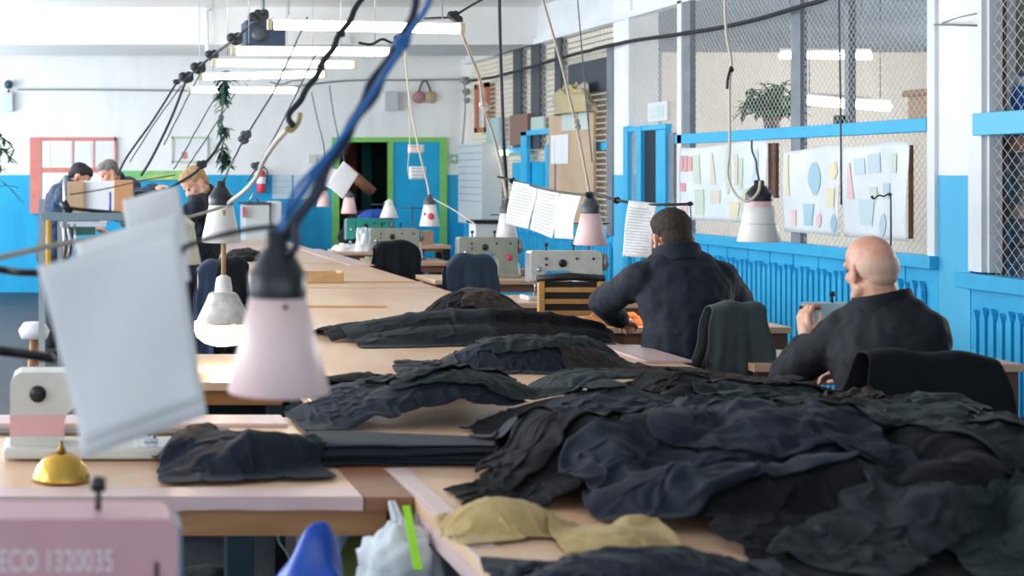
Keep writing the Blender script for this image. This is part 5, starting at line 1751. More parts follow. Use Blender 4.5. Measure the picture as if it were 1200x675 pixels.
# notice board, red painted frame, with sheets
g = thing('notice_board', 'salmon-red notice board with papers on the back wall at the left', 'notice board', P(85, 250, D_))
M_salmon = mat('salmon paint', 'd8877c', .6, col2='cc7a70', scale=4)
def pb_(n, x0, y0, x1, y1, m_, t0, t1):
    m = MB(); a, b_ = P(x0, y1, D_), P(x1, y0, D_); m.box((a.x, D_ - t1, a.z), (b_.x, D_ - t0, b_.z)); return m.build(n, m_, g)
pb_('board', 37, 163, 134, 249, M_white, .002, .03)
pb_('frame', 35, 161, 136, 165, M_salmon, .03, .05); pb_('frame', 35, 161, 48, 250, M_salmon, .03, .049); pb_('frame', 47, 196.5, 132, 202, M_salmon, .031, .048); pb_('frame', 134, 161, 136, 208, M_salmon, .03, .05)
pb_('divider', 84.5, 165, 86, 197, M_salmon, .03, .045); pb_('divider', 109, 165, 110.5, 197, M_salmon, .03, .045)
for i, (x0, x1) in enumerate(((50, 60), (62, 84), (87, 108), (111, 133))):
    pb_('pinned_sheet', x0 + 1, 167, x1 - 1, 195, M_paper, .03, .036)
for i, (x0, x1) in enumerate(((51, 80), (100, 128))):
    pb_('pinned_sheet', x0, 203, x1, 236, M_paper_g, .03, .036)
# leaning panel strip at board left
# green and yellow sill strip
wbox('painted_board', 'green and yellow painted board on the back wall behind the men', 'board', 140, 200, 216, 211, mat('green-yellow paint', '7fbf7a', .5, col2='c8d97a', scale=1.6, contrast=(.45, .55)), .04)
# pale frame with red mark
g = thing('framed_picture', 'thin pale green framed picture on the back wall behind the slanting wires', 'picture frame', P(223, 190, D_))
pb_('board', 202, 161, 243, 190, M_white, .002, .012)
for q in ((201, 160, 244, 162.5), (201, 188.5, 244, 191), (201, 160, 203, 191), (242, 160, 244, 191)):
    pb_('frame', *q, mat('pale green wood', 'b9c9b2', .5), .012, .03)
pb_('emblem', 213, 178, 219, 186, M_salmon, .012, .02)
# fire extinguisher
c = P(306, 226, D_ - .12); z1 = P(306, 195, D_ - .12).z
g = thing('fire_extinguisher', 'red fire extinguisher hung on the back wall', 'fire extinguisher', c)
h = z1 - c.z; r = .062
m = MB(); m.lathe([(0, 0), (r * .9, 0), (r, .02), (r, h * .72), (r * .8, h * .82), (r * .3, h * .87), (r * .3, h * .92), (0, h * .92)], c, 24); m.build('cylinder', mat('fire red', 'd8384e', .35), g)
m = MB(); m.lathe([(r + .002, h * .35), (r + .002, h * .6)], c, 24); m.build('label_band', M_white, g)
m = MB(); m.box(c + Vector((-.04, -.02, h * .92)), c + Vector((.05, .02, h))); m.build('valve', M_black, g, bevel=.004)
m = MB(); m.tube(smooth_path([c + Vector((.045, 0, h * .94)), c + Vector((.085, -.01, h * .8)), c + Vector((.075, -.01, h * .35))], 5), .009); m.build('hose', M_black, g)
# white panel charts
g = thing('wall_chart', 'two-panel pale chart on the blue wall between extinguisher and doorway', 'chart', P(342, 233, D_))
pb_('panel', 319, 205, 342, 233, mat('pale blue-white panel', 'c9dbe6', .5), .002, .02); pb_('panel', 344, 205, 366, 233, mat('pale blue-white panel', 'c9dbe6', .5), .002, .02)
for q in range(1, 4): pb_('rule', 320, 205 + q * 7, 365, 205.6 + q * 7, mat('grey rule', '9db4c4', .5), .02, .022)
wbox('electric_box', 'small pale green framed card above the chart', 'card', 361, 181, 371, 191, mat('pale green card', 'cfd8cb', .5), .03)
wbox('electric_meter', 'grey rectangular box high on the back wall above the green doorway', 'box', 449, 108, 464, 130, mat('light grey plastic', 'c5cacd', .4), .12)
g = thing('extension_sockets', 'pair of round pink and tan sockets hanging on the back wall', 'socket', P(497, 98, D_ - .06))
for (px_, mm) in ((490, mat('dull pink', 'b08088', .5)), (504, mat('dull tan', 'b59f84', .5))):
    m = MB(); m.lathe([(0, 0), (.075, 0), (.085, .03), (.06, .06), (0, .06)], P(px_, 114, D_ - .01), 20, axis=(0, -1, 0)); m.build('socket', mm, g)
m = MB(); m.tube(smooth_path([P(490, 112, D_ - .05), P(493, 100, D_ - .05), P(498, 94, D_ - .05), P(503, 102, D_ - .05), P(505, 112, D_ - .05)], 5), .014); m.build('flex', M_cthin, g)
# exit sign: arrow and running figure
g = thing('exit_sign', 'small green exit sign with white arrow and running figure beside the doorway', 'sign', P(537, 192, D_))
pb_('panel', 527.5, 181, 546, 191.5, mat('exit green', '8fb79a', .5), .002, .03)
pb_('pictogram_field', 537, 182.5, 545, 190, M_white, .03, .033)
m = MB()
f0 = lambda x, y: P(x, y, D_ - .036)
m.tube([f0(529, 186.2), f0(533, 186.2)], .008, 6); m.tube([f0(532, 184), f0(535, 186.2), f0(532, 188.4)], .008, 6)
m.build('arrow', M_white, g)
m = MB(); m.ellipsoid(f0(541.4, 184.2), .010); m.tube([f0(541, 185.3), f0(540.4, 187.3), f0(541.8, 188.4), f0(541.6, 189.8)], .007, 6); m.tube([f0(540.4, 187.3), f0(538.8, 189.2)], .007, 6); m.tube([f0(539, 186.3), f0(541, 185.7), f0(543, 186.8)], .006, 6)
m.build('running_figure', mat('sign dark green', '2f6b4c', .5), g)
# boxes standing on the far end of the table by the wall
g = thing('white_cabinet', 'white cabinet with a dark lid by the far blue wall', 'cabinet', Vector((P(300, 0, 17.9).x, 17.9, 0)))
a, b_ = P(287, 0, 17.8), P(316, 0, 17.8); zt = P(0, 240, 17.8).z
m = MB(); m.box((a.x, 17.8, 0), (b_.x, 18.3, zt)); m.build('body', mat('dull white enamel', 'cfd3d4', .5), g, bevel=.01)
m = MB(); m.box((a.x - .02, 17.78, zt), (b_.x + .02, 18.32, zt + .03)); m.build('lid', M_dgrey, g)
m = MB(); m.tube([P(291, 238, 17.9), P(297, 226, 17.9), P(303, 236, 17.9)], .014); m.build('bracket', M_steel, g)
m = MB(); m.box(P(284, 242, 17.78), P(287.5, 255, 17.7)); m.build('red_tab', M_red, g)
g = thing('white_cabinet', 'smaller white box right of the white cabinet by the far wall', 'cabinet', Vector((P(325, 0, 17.9).x, 17.9, 0)))
m = MB(); m.box((P(317, 0, 17.9).x, 17.9, 0), (P(330, 0, 17.9).x, 18.3, P(0, 236, 17.9).z)); m.build('body', M_paper_g, g, bevel=.01)
# speaker under the beam
g = thing('speaker_box', 'dark blue box hung below the ceiling behind the nearest tube light', 'speaker', P(308, 26, 14.5))
m = MB(); m.box(P(288, 55, 14.5), P(328, 28, 14.9)); m.build('cabinet', mat('dark blue-grey cabinet', '2c4258', .5), g, bevel=.01)
m = MB(); m.lathe([(.0, 0), (.08, 0), (.085, .01), (.04, .012), (0, .02)], P(304, 40, 14.49), 24, axis=(0, -1, 0)); m.build('speaker_cone', M_dgrey, g)
m = MB(); m.tube([P(308, 28, 14.7), P(308, -18, 14.7)], .02); m.build('hanger', M_grey, g)
# left wall lamp and box
g = thing('wall_bell', 'small dark ball and pale grey box high on the left of the back wall', 'bell', P(8, 130, D_))
m = MB(); m.ellipsoid(P(10, 99, D_ - .1), .062); m.build('ball', mat('dark teal bakelite', '24455c', .35), g)
pb_('box', 1, 109, 15, 131, mat('pale grey box', 'c3cdd6', .4), .002, .1)
m = MB(); m.tube([P(10, 105, D_ - .05), P(10, 109, D_ - .05)], .015); m.build('neck', M_dgrey, g)
# thin white pipe from the ceiling
m = MB(); m.tube([P(242, 11, 15.6), P(243, 62, 15.6)], .022); m.lathe([(0, 0), (.06, 0), (.06, .02), (0, .02)], P(242, 12, 15.6), 16); m.build('ceiling_pipe', M_white); 
tag(bpy.data.objects['ceiling_pipe'], 'thin white pipe stub dropping from the ceiling beam', 'pipe')
# small hanging bracket under the beam
wbox('bracket_plate', 'small pale triangular plate below the beam between the tube lights', 'plate', 399, 42, 411, 52, M_white, .03, 15.68)

# men's work surface at the far left: cartons, papers, dark box
g = thing('shelf_table', 'dark-edged work table of the men at the far left', 'table', P(120, 300, 11))
zt = P(0, 252, 11).z
m = MB(); m.box((P(66, 0, 11).x, 11, zt - .04), (P(200, 0, 11).x, 11.5, zt)); m.build('tabletop', M_black, g)
for (a, b_) in ((70, 11.03), (196, 11.03), (70, 11.44), (196, 11.44)):
    x = P(a, 0, 11).x; m = MB(); m.box((x - .02, b_ - .02, 0), (x + .02, b_ + .02, zt - .04)); m.build('leg', M_grey, g)
def boxon(label, x0, x1, ytop, d, m_, zb, name='carton', cat='carton', dep=.25):
    m = MB(); a, b_ = P(x0, 0, d), P(x1, 0, d); m.box((a.x, d, zb), (b_.x, d + dep, P(0, ytop, d).z)); o = m.build(name, m_, bevel=.004)
    c = Vector(((a.x + b_.x) / 2, d, zb)); o.data.transform(Matrix.Translation(-c)); o.location = c
    return tag(o, label, cat)
boxon('brown carton below the head of the black-haired man', 79, 99, 213, 11.1, M_card, zt)
boxon('white paper stack between the two brown cartons', 99, 134, 212, 11.15, M_paper, zt, 'paper_stack', 'paper')
boxon('brown carton right of the white paper stack', 134, 156, 211, 11.1, mat('orange-brown cardboard', 'c08f66', .7), zt)
boxon('small dark box beside the outstretched hand of the grey-haired man', 158, 186, 224, 11.2, M_black, zt, 'box', 'box')

# thread rack of steel bars in front of them
D4 = 4.4
g = thing('thread_rack', 'grey steel rack of posts and cross bars with a yellow rod on the left', 'rack', P(55, 500, D4))
zb = TZ + .008
def bar(n, pts, r, m_):
    m = MB(); m.tube([P(*q) for q in pts], r, 8); return m.build(n, m_, g)
pp = P(49, 0, D4).x
m = MB(); m.box((pp - .010, D4 - .01, zb), (pp + .010, D4 + .01, P(0, 233, D4).z)); m.build('post', mat('galvanised post', '9aa7b0', .4, metal=.5), g)
m = MB(); a = P(49, 252, D4); b_ = P(153, 254, D4); m.box((a.x, D4 - .012, b_.z - .012), (b_.x, D4 + .012, a.z + .008)); m.build('cross_bar', mat('blue-grey steel bar', '8097a0', .4, metal=.4), g)
m = MB(); m.box((P(70, 0, D4).x, D4 + .02, P(0, 266, D4).z), (P(125, 0, D4).x, D4 + .035, P(0, 260, D4).z)); m.build('cross_bar', M_steel, g)
bar('yellow_rod', [(57, 258, D4 - .02), (56, 330, D4 - .02)], .009, mat('yellow plastic rod', 'dcae3e', .4))
bar('post', [(76, 206, D4), (76, 262, D4)], .006, M_steel); bar('post', [(76, 262, D4), (74, 300, D4)], .004, M_steel)
bar('thread_arm', [(74, 243, D4), (100, 246, D4), (142, 250, D4)], .006, M_black)
bar('blue_pin', [(129, 225, D4), (129, 250, D4)], .004, mat('bright blue pin', '2f6fd0', .4))
bar('knob', [(74, 236, D4), (82, 250, D4)], .013, M_black)
for x in (74, 80, 87):
    bar('hook', [(x, 262, D4 + .02), (x + 2, 280, D4 + .02), (x - 1, 300, D4 + .02)], .005, M_steel)
m = MB(); m.box((P(80, 0, D4).x, D4 + .03, P(0, 276, D4).z), (P(112, 0, D4).x, D4 + .035, P(0, 263, D4).z)); m.build('green_ruler', mat('dark green ruler', '2b6b5c', .4), g)

cable('thin black thread wire to the left of the rack knob', [(82, 228, 4.4), (120, 222, 4.5), (165, 212, 4.7), (205, 205, 4.9)], .0022, M_black, name='wire', cat='wire')
# small work lamp behind the cream machine
g = thing('stool', 'stool with white and wood top behind the cream machine at the left edge', 'stool', Vector((P(40, 0, 5.2).x, 5.2, 0)))
c = Vector((P(40, 0, 5.2).x, 5.2, 0)); zt = P(0, 378, 5.2).z
m = MB(); m.lathe([(0, zt - .06), (.05, zt - .06), (.06, zt - .03), (.04, zt), (0, zt)], c, 20); m.build('seat', M_white, g)
for k in range(3):
    a = k * 2.1; m = MB(); m.tube([c + Vector((0, 0, zt - .05)), c + Vector((math.cos(a) * .18, math.sin(a) * .18, 0))], .014); m.build('leg', M_wood_e, g)

# ================================================================ small things on the cutting table
def tbox(name, label, cat, x0, x1, y, py_bot, hgt, dep, m_, rz=0, parent=None, z=TZ):
    p0 = PZ(x0, py_bot, z + .0015); x1w = P(x1, 0, p0.y).x
    m = MB(); m.box((0, 0, 0), (x1w - p0.x, dep, hgt)); o = m.build(name, m_, bevel=.002)
    o.location = (p0.x, p0.y, z + .0015); o.rotation_euler = (0, 0, rz)
    return tag(o, label, cat)
p0 = PZ(355, 332, TZ); s_ = p0.y / FOC
g = thing('wooden_tray', 'open light wooden box on the cutting table behind the foreground lamp', 'box', (p0.x, p0.y, TZ + .001))
w_ = 48 * s_
for (a, b_) in (((0, 0, 0), (w_, .25, .008)), ((0, 0, .008), (w_, .012, .075)), ((0, .238, .008), (w_, .25, .075)), ((w_ - .012, .012, .008), (w_, .238, .085)), ((0, .012, .008), (.012, .238, .075))):
    m = MB(); m.box(a, b_); m.build('side', mat('pale box wood', 'd0ac7c', .55, col2='c29c6b', scale=10), g, local=True, bevel=.002)
tbox('wooden_lath', 'long thin wooden lath lying to the right of the wooden box', 'lath', 400, 496, 0, 331, .008, .02, M_wood_l)
tbox('wooden_lath', 'wooden lath lying in front of the white cloth strip', 'lath', 345, 453, 0, 360, .012, .03, M_wood_l, rz=-.03)
Hm2 = Hm
h_box(1.25, 2.66, 7.2, 9, TZ)
M_wcloth = mat('white cloth', 'e4e5e6', .8, col2='d8dadd', scale=10)
c = PZ(392, 344, TZ)
HYm = HY0 + HNY * HR
if c.y < HYm - .3:
    p = drop('rect', .42, .3, c.x, c.y, .0, (.8, .6), seed=120, amp=.02, h=.012, steps=60, z=.03)
    cloth_obj('white_cloth', p, M_wcloth, 'crumpled white cloth strip behind the foreground lamp', 'cloth')


def crumple(name, label, cat, c, sx, sy, sz, m_, seed=0, rz=0, group=None, n=34, rough=1.0):
    """low crumpled bundle resting at c"""
    m = MB(); o_ = Vector((seed * 3.1, seed * 1.7, 0))
    def f(u, v):
        a = u * 2 * PI; t = v * PI / 2
        r = math.cos(t) ** .6 if rough >= 1 else math.cos(t) ** .8
        d = Vector((math.cos(a) * r, math.sin(a) * r, math.sin(t)))
        n1 = mnoise.noise(d * 2.2 + o_); n2 = mnoise.noise(d * 6 + o_); n3 = abs(mnoise.noise(d * 4 + o_ * 2))
        k = 1 + rough * (.28 * n1 + .12 * n2 - .18 * n3)
        return (d.x * sx * k, d.y * sy * k, max(.002, d.z * sz * ((k + .15 * n2) if rough >= 1 else (1 + .12 * n1))) * (1 if v > 0 else 0) + .001)
    m.grid(f, n, n // 2)
    o = m.build(name, m_, subsurf=1)
    o.location = c; o.rotation_euler = (0, 0, rz)
    return tag(o, label, cat, group)


crumple('white_cloth', 'white cloth pile on the table beside the chair with black cover', 'cloth', Vector((P(408, 0, 14.9).x, 14.9, .7765)), .18, .16, .07, M_wcloth, 3)
crumple('white_cloth', 'upright folded white cloth by the teal machine', 'cloth', Vector((P(426, 0, 14.75).x, 14.75, .7765)), .10, .09, .24, M_wcloth, 4)
crumple('black_garment', 'black garments lying on the table right of the white cone lamp', 'garment', PZ(287, 304, TZ), .2, .4, .10, M_blackj, 5)
crumple('white_cloth', 'small folded white cloth at the far left edge of the cutting table', 'cloth', PZ(312, 326, TZ), .12, .14, .04, M_wcloth, 6)
crumple('orange_fabric', 'orange lit fabric under the arm of the dark-haired man', 'fabric', Vector((2.98, 7.52, .776)), .16, .1, .07, mat('orange fabric', 'd08a54', .7, col2='b8703f', scale=15), 7)
table('side_table', 'small pinkish side table under the brown carton by the blue door', 3.42, 3.76, 13.56, 13.9, z=.90, under=.03, legs=[(3.46, 13.6), (3.72, 13.6), (3.46, 13.86), (3.72, 13.86)], legm=M_black)
tbox('small_carton', 'small brown carton on the side table by the blue door', 'carton', 493, 508, 0, 287, .14, .12, M_card, z=.90)
tbox('wooden_block', 'small brown block at the right end of the red-dial machine', 'block', 606, 620, 0, 323, .05, .12, M_card, z=TZ2)

# ================================================================ behind and on the far cage
def wall_item(name, label, cat, x0, y0, x1, y1, m_, off=0.03, t=.03, bevel=.003, kind=None):
    d0, d1 = yx(x1), yx(x0)
    zt = W((x0 + x1) / 2, y0).z; zb = W((x0 + x1) / 2, y1).z
    m = MB(); m.box((WX - off - t, d0, zb), (WX - off, d1, zt)); o = m.build(name, m_, bevel=bevel)
    c = Vector((WX - off, (d0 + d1) / 2, zb)); o.data.transform(Matrix.Translation(-c)); o.location = c
    if kind: o['kind'] = kind; return o
    return tag(o, label, cat)


M_rib = mat('cream ribbed sheet', 'e6deca', .6)
m = MB(); z = 1.0
while z < 3.1:
    m.box((WX + .06, yx(716), z), (WX + .075, 18.5, z + .045)); z += .06
struct(m.build('partition_cladding', M_rib))
g = thing('framed_mirror', 'narrow orange-brown framed mirror on the far partition', 'mirror', W(568, 158, .05))
m = MB(); a = W(561, 99); b_ = W(576, 155)
z0, z1 = W(568, 155).z, W(568, 98).z; y0_, y1_ = yx(576), yx(561)
for q in (((WX - .06, y0_, z0), (WX - .02, y1_, z0 + .06)), ((WX - .06, y0_, z1 - .06), (WX - .02, y1_, z1)), ((WX - .06, y0_, z0), (WX - .02, y0_ + .12, z1)), ((WX - .06, y1_ - .12, z0), (WX - .02, y1_, z1))):
    m.box(*q)
m.build('frame', mat('orange-brown wood', 'b56a48', .5), g)
m = MB(); m.box((WX - .035, y0_ + .1, z0 + .05), (WX - .025, y1_ - .1, z1 - .05)); m.build('glass', mat('pale mirror glass', 'cfdce0', .1, metal=.3), g)
wall_item('drawer_cabinet', 'pale cabinet with shallow drawers against the far partition', 'cabinet', 561, 168, 590, 262, mat('pale blue-grey drawers', 'c8cdd0', .5), .02, .25)
for k in range(9):
    y = 172 + k * 8
    m = MB(); z = W(575, y).z; m.box((WX - .275, yx(589), z), (WX - .268, yx(562), z + .012)); o = m.build('drawer_gap', mat('drawer shadow line', '9aa3aa', .6), bpy.data.objects['drawer_cabinet'])
wall_item('leaning_frame', 'pale green leaning board beside the narrow mirror', 'board', 577, 138, 592, 168, mat('pale teal board', 'a5bdc0', .5), .02, .06)
wall_item('brown_cabinet', 'brown board panel between the grey posts', 'panel', 604, 134, 625, 170, mat('dark brown panel', '85685c', .6), .02, .05)
wall_item('framed_picture', 'small pale green framed picture beside the brown panel', 'picture', 627, 137, 642, 154, mat('pale green picture', 'b5c9c3', .5), .02, .03)
wall_item('blue_board', 'blue painted panel below the rail inside the door frame', 'panel', 603, 190, 640, 250, M_blue2, .01, .02)
# blue open door frame
for i, q in enumerate(((619, 154, 626, 262), (619, 152, 655, 158), (648, 170, 652, 262))):
    wall_item('trim_%d' % (50 + i), '', '', *q, M_blue, .04, .05, kind='structure')
g = thing('cardboard_panel', 'tall upright brown cardboard with paper notices on the far partition', 'cardboard', W(680, 230, .12))
def citem(n, x0, y0, x1, y1, m_, off, t):
    m = MB(); m.box((WX - off - t, yx(x1), W((x0 + x1) / 2, y1).z), (WX - off, yx(x0), W((x0 + x1) / 2, y0).z)); return m.build(n, m_, g, bevel=.002)
citem('sheet', 655, 134, 708, 262, mat('tan cardboard', 'c4aa8f', .75, col2='b99e83', scale=3), .08, .03)
citem('notice', 658, 158, 679, 192, M_paper, .115, .004); citem('notice', 671, 133, 689, 153, mat('pale green notice', 'c3d2cd', .6), .115, .004); citem('notice', 691, 131, 703, 152, mat('pale green notice', 'c3d2cd', .6), .115, .004)
wall_item('dark_board', 'dark grey board behind the mesh above the plastic bag', 'board', 669, 71, 719, 108, mat('dark slate board', '3f464e', .6), .0, .03)
crumple('plastic_bag', 'yellow stuff in a clear plastic bag on top of the cardboard', 'bag', Vector((WX - .16, yx(690), W(690, 133).z)), .12, .55, .30, mat('yellow in clear plastic', 'b9a465', .3, col2='a9a59c', scale=6), 9)
wall_item('emergency_light', 'small lit exit lamp on the far partition near the drawer cabinet', 'lamp', 591, 176, 600, 182, mat('lamp glow strip', 'fff6d8', .4, emit=2), .04, .04)
m = MB(); m.tube([W(652, 165, .1), W(652, 262, .1)], .02); o = m.build('pole', mat('dark blue pole', '1e4a72', .5)); tag(o, 'dark blue pole standing against the cardboard panel', 'pole')

# cage door beside the far pillar
for i, q in enumerate(((741, 148, 746, 330), (757, 148, 762, 330), (741, 147, 790, 153), (780, 152, 791, 330))):
    wall_item('door_frame_bar', '', '', *q, M_blue, .03 if i != 2 else .02, .06, kind='structure')
wire_panel('partition_mesh', yx(757), yx(746), .9, 2.0, .045, .0016, x=WX - .05)
wall_item('door_gap_shade', '', '', 762, 153, 780, 330, mat('door opening shade', '15202e', .5), .02, .03, kind='structure')  # dark strip stands for the shade in the open door gap
wall_item('trim_60', '', '', 791, 156, 797, 275, M_grey, .03, .03, kind='structure')
g = thing('framed_picture', 'small pale landscape picture standing on top of the cage door', 'picture', Vector((WX - .05, yx(778), 2.05)))
m = MB(); a = yx(791); b_ = yx(768); z0 = W(779, 142).z; z1 = W(779, 120).z
m.box((WX - .07, a, z0), (WX - .04, b_, z1)); m.build('frame', mat('white frame', 'd8dcdc', .5), g)
m = MB(); m.box((WX - .075, a + .06, z0 + .03), (WX - .069, b_ - .06, z1 - .03)); m.build('picture', mat('pale teal landscape', 'b2cdd0', .5, col2='d9e2df', scale=5), g)
# side room contents
m = MB(); m.box((P(745, 0, 17.5).x, 17.5, 0), (P(776, 0, 17.5).x, 17.9, 3.2)); o = m.build('grey_locker', mat('grey locker', '8d949f', .5), bevel=.01); tag(o, 'tall grey locker seen through the mesh at the back of the side room', 'locker')
tb = P(1060, 152, 9.0)
for (n_, lab, a, b_, y0_, y1_, mm, xo) in (('carton', 'cardboard carton behind the mesh beside the near pillar', 1064, 1094, 112, 150, M_card, .15), ('flat_board', 'flat brown board lying on the carton behind the mesh', 1057, 1096, 104.5, 112, mat('dark brown board', '9c7a62', .7), .12)):
    d0, d1 = FOC * (WX + xo) / (b_ - CX), FOC * (WX + xo) / (a - CX)
    m = MB(); m.box((WX + xo, d0, P(0, y1_, d0).z if n_ == 'carton' and False else (1.956 if n_ == 'carton' else P(0, y1_, (d0 + d1) / 2).z)), (WX + xo + .3, d1, P(0, y0_, (d0 + d1) / 2).z)); o = m.build(n_, mm, bevel=.003)
    tag(o, lab, 'box')
wall_item('small_bottle', 'small dark bottle on the partition rail behind the mesh', 'bottle', 968, 135, 974, 150, M_cap, -.1, .05)
# near cage: shelf with bags
def near(n, lab, cat, a, b_, y0_, y1_, mm, xo, t, kind=None):
    d0, d1 = FOC * (WX + xo) / (b_ - CX), FOC * (WX + xo) / (a - CX)
    dm = (d0 + d1) / 2
    m = MB(); m.box((WX + xo, d0, P(0, y1_, dm).z), (WX + xo + t, d1, P(0, y0_, dm).z)); o = m.build(n, mm, bevel=.004)
    if kind: o['kind'] = kind; return o
    return tag(o, lab, cat)
M_shelfw = mat('brown shelf wood', '7d5a42', .6, col2='6b4a36', scale=8)
near('shelf_board', 'brown shelf board behind the near mesh under the blue bag', 'shelf', 1160, 1240, 160, 176, M_shelfw, .12, .4)
near('shelf_post', 'upright brown shelf post behind the near mesh', 'shelf post', 1160, 1172, 0, 330, M_shelfw, .10, .04)
near('shelf_board', 'grey wooden cross board in the middle of the near shelf', 'shelf', 1168, 1240, 242, 256, mat('grey weathered wood', '8c857a', .7), .14, .05)
near('wall_panel', 'grey-beige panel behind the near shelf above the bag', 'panel', 1172, 1196, 0, 108, mat('grey-beige board', '9b9488', .7), .3, .03)
for k, (y0_, y1_) in enumerate(((178, 193), (194, 210), (211, 226), (227, 241), (257, 272), (273, 290), (291, 308), (309, 330))):
    near('folded_bundle', ['%s of the pale grey folded bundles on the upper half of the near shelf', '%s of the pale grey folded bundles on the lower half of the near shelf'][k > 3] % ['topmost', 'second', 'third', 'lowest'][k % 4], 'bundle', 1172, 1240, y0_, y1_, mat('pale lilac-grey cloth', 'a9acb8', .8, col2='8e92a2', scale=9), .2 + .01 * (k % 3), .3)
o = crumple('plastic_bag', 'blue and white plastic bag on the near shelf behind the mesh', 'bag', Vector((WX + .3, 8.28, P(0, 160, 8.1).z)), .14, .26, .42, mat('bright blue plastic', '2a6fc4', .35, col2='dfe6ee', scale=5, contrast=(.48, .52)), 12)
near('bag', 'dark blue bag end at the left of the near shelf', 'bag', 1160, 1170, 102, 160, mat('deep blue bag', '1d4e96', .5), .17, .2)

# ================================================================ under the near tables
def under(name, label, cat, c, sx, sy, sz, m_, seed, rz=0): return crumple(name, label, cat, Vector(c), sx, sy, sz, m_, seed, rz, rough=.7)
M_bluep = mat('bright blue plastic film', '1a55c4', .3, col2='1446a4', scale=6)
# blue plastic on a crate close to the viewer
def crate(label, x0, x1, y0, y1, h, m_):
    g = thing('crate', label, 'crate', ((x0 + x1) / 2, (y0 + y1) / 2, 0))
    for (n_, a, b_) in (('side', (x0, y0, 0), (x1, y0 + .015, h)), ('side', (x0, y1 - .015, 0), (x1, y1, h)), ('side', (x0, y0 + .015, 0), (x0 + .015, y1 - .015, h)), ('side', (x1 - .015, y0 + .015, 0), (x1, y1 - .015, h)), ('bottom', (x0 + .015, y0 + .015, 0), (x1 - .015, y1 - .015, .015))):
        m = MB(); m.box(a, b_); m.build(n_, m_, g)
    m = MB(); m.box((x0 + .02, y0 + .02, .016), (x1 - .02, y1 - .02, h - .02)); m.build('cloth_fill', M_blackj, g)
    return g
c = P(368, 700, 3.0)
o = under('blue_plastic_bag', 'bright blue plastic bag standing pointed under the table corner', 'bag', (c.x, 3.0, 0), .15, .13, .80, M_bluep, 21)
c = P(412, 640, 4.2)
m = MB()
def fbag(u, v):
    a = u * 2 * PI; r = .13 * (1 - .25 * v) * (1 + .08 * mnoise.noise(Vector((math.cos(a) * 2, math.sin(a) * 2, v * 3))))
    return (math.cos(a) * r, math.sin(a) * r * .7, v * .62)
m.grid(fbag, 24, 12); o = m.build('light_blue_bag', mat('pale blue plastic', '8db4cc', .35, col2='7ba4bf', scale=6), solid=.003); o.location = (P(430, 0, 4.2).x, 4.2, 0); tag(o, 'pale blue upright bag beneath the brown board of the table corner', 'bag')
m = MB(); pts = smooth_path([PZ(452, 582, .70), P(446, 600, 3.75), P(430, 640, 3.7), P(418, 680, 3.65), P(410, 740, 3.6)], 5)
def oc(u, v):
    p_ = pts[min(len(pts) - 1, int(v * (len(pts) - 1)))]
    return p_ + Vector(((u - .5) * (.07 + .09 * v), .02 * math.sin(u * 7 + v * 3), 0))
m.grid(oc, 10, len(pts) - 1)
o = m.build('olive_cloth', mat('olive cloth', '7f8440', .8, col2='6c7236', scale=9), solid=.004, subsurf=1); o.data.transform(Matrix.Translation(-pts[0])); o.location = pts[0]; tag(o, 'olive green cloth hanging down from the corner between the tables', 'cloth')
c = P(470, 668, 3.3)
g = thing('white_plastic_bag', 'white plastic carrier bag hanging by its handles under the pink table edge', 'bag', c)
m = MB()
def wb(u, v):
    a = u * 2 * PI; t = (v - .5) * PI
    d = Vector((math.cos(a) * math.cos(t), math.sin(a) * math.cos(t), math.sin(t)))
    k = 1 + .28 * mnoise.noise(d * 2.4) + .18 * abs(mnoise.noise(d * 5))
    return c + Vector((d.x * .095 * k, d.y * .06 * k, d.z * .10 * k))
m.grid(wb, 40, 24); m.build('bag_body', mat('white thin plastic', 'dfe4e8', .35, col2='c9d2d9', scale=7), g)
for dx in (0, .03):
    m = MB(); m.tube([c + Vector((-.03 + dx, 0, .08)), P(464 + dx * 200, 612, 3.4), P(457 + dx * 150, 588, 3.45)], [.02, .012, .006], 8); m.build('handle', mat('white thin plastic', 'dfe4e8', .35), g)
m = MB(); a, b_ = P(476, 593, 3.3), P(490, 668, 3.1)
m.add([a - Vector((.009, 0, 0)), a + Vector((.009, 0, 0)), b_ + Vector((.010, 0, 0)), b_ - Vector((.010, 0, 0))], [(0, 1, 2, 3)]); o = m.build('neon_strap', mat('neon green strap', '9be01e', .4), solid=.003); o.data.transform(Matrix.Translation(-a)); o.location = a; tag(o, 'neon green strap hanging beside the pink table edge', 'strap')
cable('black cable looping under the table corner', [(388, 600, 3.6), (398, 612, 3.6), (418, 622, 3.6), (440, 618, 3.6), (458, 602, 3.6), (462, 590, 3.6)], .005, M_black)
cable('white thread tangle under the left table', [(318, 598, 3.9), (328, 612, 3.9), (326, 632, 3.9), (336, 648, 3.9), (345, 668, 3.9)], .003, M_white, name='thread', cat='thread')
for i, (x, d, h, mm, lab) in enumerate(((305, 4.1, .62, mat('grey weathered board', '7f7f80', .7, col2='6d6d70', scale=10), 'grey board standing right of the dark leg under the left table'),)):
    c = P(x, 0, d); m = MB(); m.box((c.x - .035, d, 0), (c.x + .045, d + .03, h)); o = m.build('grey_board', mm, bevel=.003); tag(o, lab, 'board')
for i, (x, y, sx, sy, sz) in enumerate(((.15, 3.95, .22, .2, .42), (.42, 4.2, .22, .2, .38), (-.1, 4.2, .25, .2, .5), (.60, 4.3, .18, .2, .45))):
    under('scrap_pile', 'dark fabric scraps heaped on the floor under the left table, ' + ['nearest heap', 'heap by the grey board', 'leftmost heap', 'heap at the right end'][i], 'scraps', (x, y, 0), sx, sy, sz, mat('mixed dark scraps', '12151b', .85, col2='4a4f58', scale=26, contrast=(.5, .72)), 30 + i)
